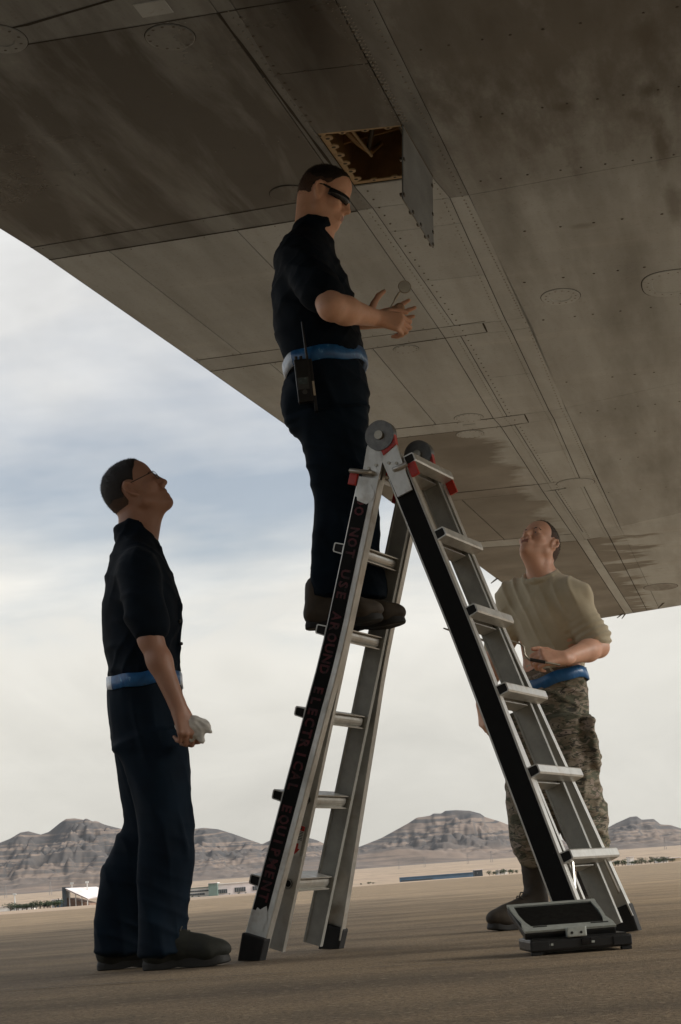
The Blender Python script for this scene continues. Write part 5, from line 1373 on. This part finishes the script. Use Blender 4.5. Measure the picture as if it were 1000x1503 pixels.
# far hand: open, fingers spread to the right
hand(body, wrf, unit(V(.97, .0, .08)), unit(V(.1, -.9, .25)), unit(V(-.1, .1, 1)), [(.05, .15, .1), (.02, .15, .1), (.05, .15, .1), (.05, .18, .1)], spread=10, thumb=((.55, .85), (.6, .7), (.8, .5)), s=1.08)
for s_, hip, knee, ank in ((-1, A2(480, 600, -.09), A2(498, 735, -.06), A2(487, 868, -.05)), (1, A2(488, 600, .09), A2(522, 738, .08), A2(537, 870, .08))):
    body.add(cone(hip, knee, .055, .045), .02); body.add(cone(knee, knee + (ank - knee) * .55, .045, .040), .02)
o = surf('body', body, M['skin2'], man, 1); paint_lips(o, hc, HR, hs)
hair(hc, HR, hs, M['hair_brown'], man, [(-.12, -.045), (-.05, -.040), (-.03, -.025), (-.005, .012), (.02, .028), (.04, .050), (.055, .075), (.07, .090), (.10, .105)], (.0015, .0045), fade=.055)
vol = vol_for([A2(390, 318, -.45), A2(545, 560, .35)], .16, .0065)
st = [(A2(459, 342), (.085, .072)), (A2(455, 360), (.14, .092)), (A2(452, 385), (.195, .118)), (A2(458, 432), (.200, .150)), (A2(466, 480), (.180, .154)), (A2(477, 520), (.168, .145)), (A2(478, 540), (.158, .132))]
vol.add(chain([(a, *r_) for a, r_ in st], SY, FX, .03), .03)
e1_ = sh + (eb - sh) * .66
vol.add(cone(sh + V(0, .03, 0), e1_, .082, .074), .04); vol.add(cone(sh + (eb - sh) * .60, e1_, .076, .079), .01)
vol.add(cone(shf, shf + (ebf - shf) * .66, .08, .074), .04)
vol.add(seg(A2(458, 340), A2(456, 328), SY, unit(V(1, 0, .45)), (.082, .076), (.080, .074), .010), .012)
vol.add(seg(A2(474, 508), A2(477, 526), SY, FX, (.174, .152), (.164, .141), .02), .02)          # blouse over the belt
f1 = lambda v: folds(v, .014, (8, 8, 6), .8, 5.0, .6) + creases(v, V(.6, .2, .7), .075, .0075, 11.0) + creases(v, V(.8, .1, -.6), .060, .006, 15.0)
surf('shirt', vol, M['navy'], man, 1, f1)
vol = vol_for([A2(410, 535, -.25), A2(560, 885, .25)], .16, .0065)
vol.add(chain([(A2(479, 540), .158, .132), (A2(483, 575), .170, .150), (A2(486, 625), .158, .132)], SY, FX, .03), .03)
vol.add(ell(A2(450, 590, -.06), np.eye(3), V(.09, .10, .11)), .04)
nl = [(A2(484, 610, -.085), .095, .140), (A2(494, 665, -.075), .086, .108), (A2(498, 735, -.06), .078, .090), (A2(490, 810, -.055), .072, .081), (A2(487, 850, -.05), .073, .080), (A2(487, 876, -.05), .076, .083)]
fl = [(A2(490, 610, .085), .095, .130), (A2(508, 665, .085), .09, .105), (A2(522, 735, .08), .082, .088), (A2(530, 810, .08), .072, .078), (A2(536, 850, .08), .072, .078), (A2(538, 878, .08), .074, .080)]
for L_ in (nl, fl):
    vol.add(chain(L_, SY, FX, .012), .03)
f2 = lambda v: folds(v, .017, (8, 8, 2.8), .9, 12.0, -.35) + creases(v, V(.85, .3, .35), .075, .009, 13.0, 3.5) + creases(v, V(.4, .1, .9), .060, .006, 18.0)
surf('trousers', vol, M['navy_trousers'], man, 1, f2)
bup = unit(V(-.12, 0, 1))
belt('reflective_belt', A2(478, 537), SY, unit(V(1, 0, .12)), .178, .155, .056, [M['belt_blue'], M['belt_silver']], man, bup, thick=.006, wob=.005, pick=lambda d: 1 if 215 < d < 268 else 0, seed=3)
L = lambda x, y, z: hc + HR @ (V(x, y, z) * hs)
# wraparound sunglasses
n = 26; vv = []
for i in range(n + 1):
    q = math.radians(-82 + 164 * i / n); drop = .017 * (1 - .35 * (abs(q) / math.radians(82)) ** 2)
    nose = .009 * math.exp(-(q / .12) ** 2)
    for z, b in ((.018, 0), (.004, .004), (-drop + nose, -.001)): vv.append(L(.016 + (.084 + b) * math.cos(q), (.078 + b * .3) * math.sin(q), z))
    for z, b in ((-drop + nose, -.004), (.004, .001), (.018, -.003)): vv.append(L(.016 + (.084 + b) * math.cos(q), (.078 + b * .3) * math.sin(q), z))
m6 = 6; ff = [(i * m6 + j, (i + 1) * m6 + j, (i + 1) * m6 + (j + 1) % m6, i * m6 + (j + 1) % m6) for i in range(n) for j in range(m6)] + [tuple(range(m6)), tuple(n * m6 + j for j in range(m6))]
sg_ = me_obj('sunglasses', vv, ff, M['black_gloss'], man, True, label='black wraparound sunglasses')
for sy in (-1, 1):
    mb = MB(); mb.tube([L(.030, sy * .079, .015), L(.0, sy * .081, .020), L(-.030, sy * .081, .020), L(-.042, sy * .079, .012)], [.0045, .004, .004, .003], 6); mb.build('temple', M['black_plastic'], sg_)
zb = RUNG_Z[3] / HL.cz
for a, dt, yw in ((-.075, .115, -10), (.07, .085, -16)):
    p = HL.P(zb, a, .061); p[2] = HL.P(zb + .0195, 0, .061)[2] + .004
    q = math.radians(yw); b = boot(man, p - V(math.cos(q), math.sin(q), 0) * dt, q, M['boot_brown'], M['sole_rubber'], .305, .15, lace_mat=M['lace'])

# hand-held radio on his belt
rc = A2(446, 560, -.205); rad = empty('hand_radio', rc, 'black hand-held radio with long antenna clipped to a blue belt', 'radio')
RU, RV, RN = unit(V(.99, 0, .05)), unit(V(-.05, 0, 1)), V(0, -1, 0)
def rbox(name, x, z, w, h, d, dep, mat, par, bev=.003): mb = MB(); mb.box(rc + RU * x + RV * z + RN * dep, RU * w / 2, RV * h / 2, RN * d / 2, bev); return mb.build(name, M[mat], par)
simple('radio_grey', (.05, .052, .05), .5, scale=60); simple('radio_screen', (.075, .095, .095), .25, scale=60); simple('radio_tag', (.42, .36, .26), .6, scale=60)
rbox('case', 0, 0, .056, .165, .036, 0, 'black_plastic', rad, .006)
rbox('side_grip', .033, -.02, .012, .20, .034, -.002, 'black_plastic', rad, .003); rbox('side_tag', .034, -.035, .008, .055, .002, .0165, 'radio_tag', rad, .0005)
fp = rbox('front_panel', -.002, -.012, .040, .045, .003, .019, 'radio_grey', rad, .001); rbox('screen', -.002, -.004, .032, .024, .001, .0212, 'radio_screen', fp, .0003)
mb = MB(); mb.tube([rc + RU * 0 + RV * -.045 + RN * .017, rc + RV * -.045 + RN * .021], .009, 14); mb.build('keypad_ring', M['radio_grey'], rad)
for x in (-.018, .0): mb = MB(); mb.tube([rc + RU * x + RV * .08, rc + RU * x + RV * .098], .006, 10); mb.build('knob', M['black_plastic'], rad)
mb = MB(); mb.tube([rc + RU * .022 + RV * .08, rc + RU * .022 + RV * .12, rc + RU * .020 + RV * .23], [.006, .0045, .0032], 8); mb.build('antenna', M['black_plastic'], rad)
# inspection mirror between his fingers
ic = A2(594, 421, .06); im = empty('inspection_mirror', ic, 'small round inspection mirror on a thin rod in the ladder man’s hand', 'mirror')
t = NT('mirror_glass'); t.base((.85, .84, .80)); t.rough(.06); t.set(Metallic=1.0); M['mirror'] = t.m
ia = unit(V(.12, -.80, -.02)); ib = unit(np.cross(ia, V(0, 0, 1))); ic2 = np.cross(ia, ib)
mb = MB(); mb.prism([ic + (ib * math.cos(q) + ic2 * math.sin(q)) * .026 for q in np.arange(28) * 2 * math.pi / 28], -ia * .004); auto_smooth(mb.build('mirror_back', M['bolt_steel'], im))
mb = MB(); mb.prism([ic + ia * .0012 + (ib * math.cos(q) + ic2 * math.sin(q)) * .0235 for q in np.arange(28) * 2 * math.pi / 28], -ia * .0008); mb.build('glass', M['mirror'], im)
st_ = [ic - ia * .004 + ib * 0, A2(586, 430, .06), A2(580, 440, .06), A2(574, 450, .05), A2(562, 468, .03)]
mb = MB(); mb.tube(st_, [.002, .003, .0028, .0022, .0022], 8); mb.build('rod', M['bolt_steel'], im); mb = MB(); mb.tube([st_[1], st_[2]], .0048, 8); mb.build('swivel', M['bolt_steel'], im)
# pale rag in his fist
rp = A2(585, 458, -.06); vol = Vol(rp - .10, rp + .10, .004)
for a, b, r1_, r2_ in ((A2(572, 462, -.08), A2(586, 455, -.05), .020, .022), (A2(586, 455, -.05), A2(586, 468, -.05), .020, .012)): vol.add(cone(a, b, r1_, r2_), .012)
simple('rag_tan', (.40, .25, .165), .9, scale=40, bump=.3)
surf('cleaning_rag', vol, M['rag_tan'], None, 1, lambda v: folds(v, .005, (60, 60, 50), .9, 3.0, .6), label='bunched tan rag in the ladder man’s fist', cat='rag')

# ================================================================== person behind the ladder on the right
Y3 = 7.35
A3 = lambda x, y, dy=0.0: at(x, y, Y3 + dy)
FX = unit(V(-.50, -.866, 0)); SY = unit(V(.866, -.50, 0))                 # front and his left
man = empty('person', (A3(815, 1340)[0], Y3, 0), 'man in sand T-shirt and camouflage trousers looking up behind ladder', 'person', 'ground crew')
az = math.atan2(-.62, -.78)
hc, HR, hs = A3(791, 801), head_frame(az, math.radians(40)), .94
body = Vol(V(A3(650, 900)[0], Y3 - .55, .18), V(A3(915, 900)[0], Y3 + .36, hc[2] + .2), .0045)
head(body, hc, HR, hs)
nb = A3(798, 850)
body.add(cone(hc + HR @ V(-.035, 0, -.045), nb + V(.0, .02, -.01), .052, .055), .02); body.add(cone(hc + HR @ V(.015, 0, -.078), nb + FX * .035, .040, .042), .025)
body.add(cone(hc + HR @ V(.030, 0, -.090), nb + FX * .045 + V(0, 0, .03), .028, .032), .03); body.add(ell(nb + FX * .066 + V(0, 0, .050), np.eye(3), V(.012, .012, .015)), .018)
for sy in (-1, 1): body.add(cone(hc + HR @ V(-.02, sy * .05, -.045), nb + FX * .06 + SY * sy * .018 + V(0, 0, -.02), .014, .012), .02)
for (a, b, ra, rb) in ((nb, A3(804, 895), (.07, .06), (.15, .10)), (A3(804, 895), A3(812, 985), (.15, .10), (.125, .09)), (A3(812, 985), A3(812, 1040), (.125, .09), (.14, .10))): body.add(seg(a, b, SY, FX, ra, rb), .04)
sh, eb, wr = A3(845, 876, -.10), A3(879, 950, -.12), A3(828, 966, -.33)
arm(body, sh, eb, wr, (.044, .041, .046, .029))
shr, ebr, wrr = A3(754, 877, .09), A3(727, 966, .08), A3(708, 1034, -.02)
arm(body, shr, ebr, wrr, (.046, .041, .042, .027))
hand(body, wr, unit(V(-.93, -.30, .08)), unit(V(-.1, .8, -.5)), unit(V(-.2, .35, .9)), [(.75, 1.2, .7), (.85, 1.25, .7), (.9, 1.25, .7), (.95, 1.2, .7)], thumb=((.7, .6), (.95, .15), (1.0, -.1)), s=1.05)
hand(body, wrr, unit(V(.0, -.1, -1)), unit(V(.9, .3, 0)), unit(V(.2, -1, 0)), [(.5, .7, .4), (.55, .75, .4), (.6, .75, .4), (.6, .7, .4)], s=1.02)
for hip, knee, ank in ((A3(785, 1060, .05), A3(782, 1185, -.02), A3(792, 1300, .02)), (A3(835, 1060, -.05), A3(853, 1185, -.10), A3(868, 1290, -.06))):
    body.add(cone(hip, knee, .055, .045), .02); body.add(cone(knee, knee + (ank - knee) * .55, .045, .040), .02)
o = surf('body', body, M['skin3'], man, 1); paint_lips(o, hc, HR, hs)
hair(hc, HR, hs, M['hair_light'], man, [(-.12, -.055), (-.05, -.05), (-.03, -.035), (-.005, .0), (.018, .008), (.028, .035), (.045, .060), (.06, .088), (.09, .102)], (.002, .005), fade=.05)
face_bits(man, hc, HR, hs, 'hair_light')
vol = vol_for([A3(715, 840, -.30), A3(900, 990, .30)], .16, .0065)
st = [(A3(799, 851), (.080, .066)), (A3(799, 861), (.125, .085)), (A3(800, 876), (.160, .100)), (A3(804, 905), (.160, .116)), (A3(808, 940), (.130, .106)), (A3(812, 968), (.128, .106)), (A3(813, 982), (.134, .108)), (A3(813, 988), (.128, .102))]
vol.add(chain([(a, *r_) for a, r_ in st], SY, FX, .025), .03)
e1_ = sh + (eb - sh) * .84
vol.add(cone(sh + SY * -.025, e1_, .073, .062), .035); vol.add(cone(sh + (eb - sh) * .78, e1_, .062, .063), .008)
vol.add(cone(shr, shr + (ebr - shr) * .80, .068, .060), .05)
for s_ in (sh, shr): vol.add(cone(nb + (s_ - nb) * .25 + V(0, 0, .005), s_ + V(0, 0, .0), .045, .046), .05)
vol.cut(ell(nb + FX * .045 + V(0, 0, .035), np.stack([FX, SY, V(0, 0, 1)], 1), V(.075, .066, .045)), .008)
col_ = [nb + FX * (.020 + .072 * math.cos(q)) + SY * .070 * math.sin(q) + V(0, 0, .012 - .030 * math.cos(q)) for q in np.arange(25) * 2 * math.pi / 24]
for a, b in zip(col_, col_[1:]): vol.add(cone(a, b, .0085, .0085), .008)
def f3(v):
    d = folds(v, .008, (9, 9, 3.4), 1.0, 22.0, .7) + creases(v, SY * .95 + V(0, 0, .35), .055, .013, 22.0, 3.5) + creases(v, SY * .7 + V(0, 0, -.8), .075, .004, 27.0, 3.5) + creases(v, V(0, 0, 1), .035, .014, 31.0) * np.clip((1.22 - v[:, 2]) * 8, 0, 1)
    # sleeve gathers run round the arm
    t_ = np.clip(((v - sh) @ (eb - sh)) / ((eb - sh) @ (eb - sh)), 0, 1); on = (np.linalg.norm(v - sh - t_[:, None] * (eb - sh), axis=1) < .11) & (t_ > .3)
    return d + on * .004 * np.sin(t_ * 52 + 3 * fbm(v[:, 0] * 9, v[:, 1] * 9, v[:, 2] * 9, 2)) * np.clip((t_ - .3) * 3, 0, 1)
surf('t_shirt', vol, M['sand'], man, 1, f3)
vol = vol_for([A3(725, 975, -.30), A3(905, 1285, .25)], .16, .0065)
vol.add(chain([(A3(814, 984), .135, .102), (A3(814, 1015), .146, .112), (A3(810, 1070), .155, .110)], SY, FX, .03), .03)
rl = [(A3(783, 1060, .05), .112, .120), (A3(779, 1115, .02), .112, .115), (A3(782, 1190, -.02), .108, .105), (A3(785, 1235, .0), .098, .098), (A3(791, 1262, .02), .080, .082), (A3(793, 1272, .02), .068, .068)]
ll = [(A3(832, 1060, -.05), .100, .108), (A3(839, 1115, -.08), .098, .104), (A3(853, 1190, -.10), .104, .102), (A3(861, 1225, -.08), .092, .092), (A3(866, 1250, -.07), .078, .078), (A3(868, 1262, -.06), .066, .066)]
for L_ in (rl, ll):
    vol.add(chain(L_, SY, FX, .014), .03)
for c_ in (A3(862, 1090, -.10), ): vol.add(seg(c_ + V(0, 0, .09), c_ - V(0, 0, .09), unit(V(.3, -1, 0)), unit(V(1, .3, 0)), (.080, .024), (.085, .028), .02), .035)      # cargo pocket
f4 = lambda v: creases(v, V(.4, .3, .9), .060, .007, 33.0) + creases(v, V(.9, .3, -.3), .065, .007, 36.0) + folds(v, .0085, (9, 9, 6), .8, 32.0, .3) + folds(v, .007, (12, 12, 14), .7, 37.0, -.4) * np.clip((.75 - v[:, 2]) * 3, .2, 1)
surf('trousers', vol, M['camo'], man, 1, f4)
belt('web_belt', A3(814, 992), SY, FX, .139, .107, .046, [M['sand_webbing']], man, seed=5, wob=.001)
bu = unit(V(-.22, 0, 1)); belt('reflective_belt', A3(813, 1003), unit(SY * .97 + V(0, 0, .20)), FX, .152, .116, .052, [M['belt_blue']], man, unit(V(-.2, 0, 1)), seed=6)
boot(man, V(A3(809, 1340)[0], 7.40, 0), math.radians(180 + 26), M['boot_tan'], M['sole_rubber'], .315, .26, lace_mat=M['lace'])
boot(man, V(A3(872, 1340)[0], 7.35, 0), math.radians(180 + 75), M['boot_tan'], M['sole_rubber'], .31, .26, lace_mat=M['lace'])
# bent wire pick-up tool in his fist
tip = A3(651, 922, -.50); wt_ = empty('wire_tool', tip, 'long bent wire tool held in the right man’s fist behind the ladder', 'tool')
pts = [A3(672, 928, -.48), A3(690, 931, -.46), A3(712, 941, -.44), A3(720, 943, -.44), A3(735, 939, -.43), A3(752, 941, -.42), A3(764, 945, -.41), A3(769, 950, -.41), A3(770, 960, -.41), A3(776, 968, -.41), A3(800, 972, -.40), A3(822, 976, -.38)]
mb = MB(); mb.tube(pts, .0045, 8); auto_smooth(mb.build('wire', M['bolt_steel'], wt_), 60)
mb = MB(); mb.tube([tip, A3(660, 925, -.5), A3(662, 926, -.49), A3(671, 928, -.48), A3(675, 929, -.48)], [.003, .004, .010, .010, .005], 8); mb.build('tip', M['bolt_steel'], wt_)
mb = MB(); mb.tube([A3(778, 968, -.41), A3(800, 972, -.40)], .007, 10); mb.build('handle', M['black_plastic'], wt_)

# ------------------------------------------------------------------ rugged laptop on the ground
simple('display', (.003, .003, .003), .5, scale=60, Specular_IOR_Level=.15)
t = NT('magnesium_case'); a = t.noise(t.coord('Object'), 60, 4, .6)
t.base(t.ramp(a, [(.3, (.42, .45, .42)), (.7, (.54, .57, .53))])); t.rough(.38); t.set(Metallic=.5); M['mag'] = t.m
l0, l1 = gnd(780, 1404), gnd(932, 1393); l1[1] = l1[1] * .5 + l0[1] * .5 + .02
lu = unit(l1 - l0); lv_ = V(-lu[1], lu[0], 0); lw = np.linalg.norm(l1 - l0); ld = .235
lap = empty('rugged_laptop', l0 + lu * lw / 2 + lv_ * ld / 2, 'rugged laptop with silver screen frame lying open on concrete by ladder foot', 'laptop')
lz_ = V(0, 0, 1); lc = l0 + lu * lw / 2
def lbox(name, x, y, z, w, d, h, mat, par=lap, bev=.004): mb = MB(); mb.box(lc + lu * x + lv_ * y + lz_ * z, lu * w / 2, lv_ * d / 2, lz_ * h / 2, bev); return mb.build(name, M[mat], par)
base = lbox('base', 0, ld / 2, .026, lw, ld, .034, 'black_plastic', bev=.008)
lbox('keyboard_deck', 0, ld / 2 + .005, .0445, lw * .92, ld * .86, .003, 'black_plastic', base, .001)
for i in (0, 3): lbox('rubber_pad', (-.44 + .293 * i) * lw, .012, .005, .03, .02, .010, 'rubber', base, .002)
for i, x in enumerate((-.40, -.36, -.32, .06, .09, .12)): lbox('port', x * lw * .9, -.0012, .028, .007 if i < 5 else .012, .003, .006, 'mag', base, .0008)
lbox('latch', .05 * lw, -.002, .030, .028, .006, .018, 'black_gloss', base, .002); lbox('battery_door', -.40 * lw, -.0015, .026, .05, .005, .024, 'rubber', base, .002); lbox('battery_door', .40 * lw, -.0015, .026, .05, .005, .024, 'rubber', base, .002)
# screen turned round on its centre hinge, leaning back
hy, hz_ = .03, .056; sa = math.radians(21); SU = lv_ * math.cos(sa) + lz_ * math.sin(sa); SN = np.cross(lu, SU); sw, shh = lw * .90, .205
tw = lu * math.cos(.10) - lv_ * math.sin(.10) * 0; so_ = lc + lv_ * hy + lz_ * hz_ - lu * .022
SUs = unit(SU - lu * .10)
def sbox(name, x, y, z, w, h, d, mat, par, bev=.002): mb = MB(); mb.box(so_ + lu * x + SUs * y + SN * z, lu * w / 2, SUs * h / 2, SN * d / 2, bev); return mb.build(name, M[mat], par)
scr = sbox('screen_lid', 0, shh / 2, -.004, sw, shh, .020, 'black_plastic', lap, .006)
# silver frame: narrow bars with curved sides
NF = SN if (CAM - so_) @ SN > 0 else -SN
def spt(x, y, z=.0): return so_ + lu * x + SUs * y + NF * z
def bar(poly, name='frame_bar', mat='mag'):
    mb = MB(); mb.prism([spt(x, y, .0065) for x, y in poly], NF * .006); return mb.build(name, M[mat], scr)
hw_ = sw / 2
bar([(-hw_, 0), (hw_, 0), (hw_, .034), (-hw_, .034)]); bar([(-hw_, shh), (-hw_, shh - .016), (hw_, shh - .016), (hw_, shh)])
for sx in (-1, 1): bar([(sx * hw_, .034), (sx * (hw_ - .026), .034), (sx * (hw_ - .018), .07), (sx * (hw_ - .014), .12), (sx * (hw_ - .016), shh - .016), (sx * (hw_ - .002), shh - .016), (sx * (hw_ - .004), .12), (sx * (hw_ - .008), .07)])
mb = MB(); mb.prism([spt(x, y, .0062) for x, y in ((-hw_ + .02, .034), (hw_ - .02, .034), (hw_ - .015, shh - .016), (-hw_ + .015, shh - .016))], NF * .002); mb.build('display', M['display'], scr)
for x, w in ((-.08, .04), (.09, .05)): bar([(x - w / 2, .024), (x + w / 2, .024), (x + w / 2, .029), (x - w / 2, .029)], 'speaker_slot', 'black_plastic')
for o in [q for q in scr.children if q.name.startswith('speaker_slot')]: o.location += Vector(tuple(NF * .0015))
hb = MB(); hb.box(lc + lv_ * .012 + lz_ * .058 - lu * .01, lu * .028, lv_ * .014, lz_ * .014, .004); hb.build('hinge_block', M['mag'], lap)
for x in (-.014, .012): mb = MB(); p = lc + lv_ * (-.003) + lz_ * .056 + lu * (x - .01); mb.tube([p, p + lv_ * .003], .004, 8); mb.build('hinge_screw', M['black_plastic'], lap)

# ------------------------------------------------------------------ dusty air between here and the mountains
hz_v = [V(x, y, z) for z in (-14, 700) for y in (-3200, 8700) for x in (-8200, 8200)]
haze = me_obj('haze', hz_v, [(0, 2, 3, 1), (4, 5, 7, 6), (0, 1, 5, 4), (2, 6, 7, 3), (0, 4, 6, 2), (1, 3, 7, 5)], None or bpy.data.materials.new('haze_air'), kind='stuff', label='thin bluish desert haze')
hm = haze.data.materials[0]; hm.use_nodes = True; ht = hm.node_tree; ht.nodes.clear()
ho = ht.nodes.new('ShaderNodeOutputMaterial'); pv = ht.nodes.new('ShaderNodeVolumePrincipled')
pv.inputs['Color'].default_value = (.80, .86, .94, 1); pv.inputs['Density'].default_value = 1.4e-5; pv.inputs['Anisotropy'].default_value = 0.2
ht.links.new(pv.outputs[0], ho.inputs['Volume'])
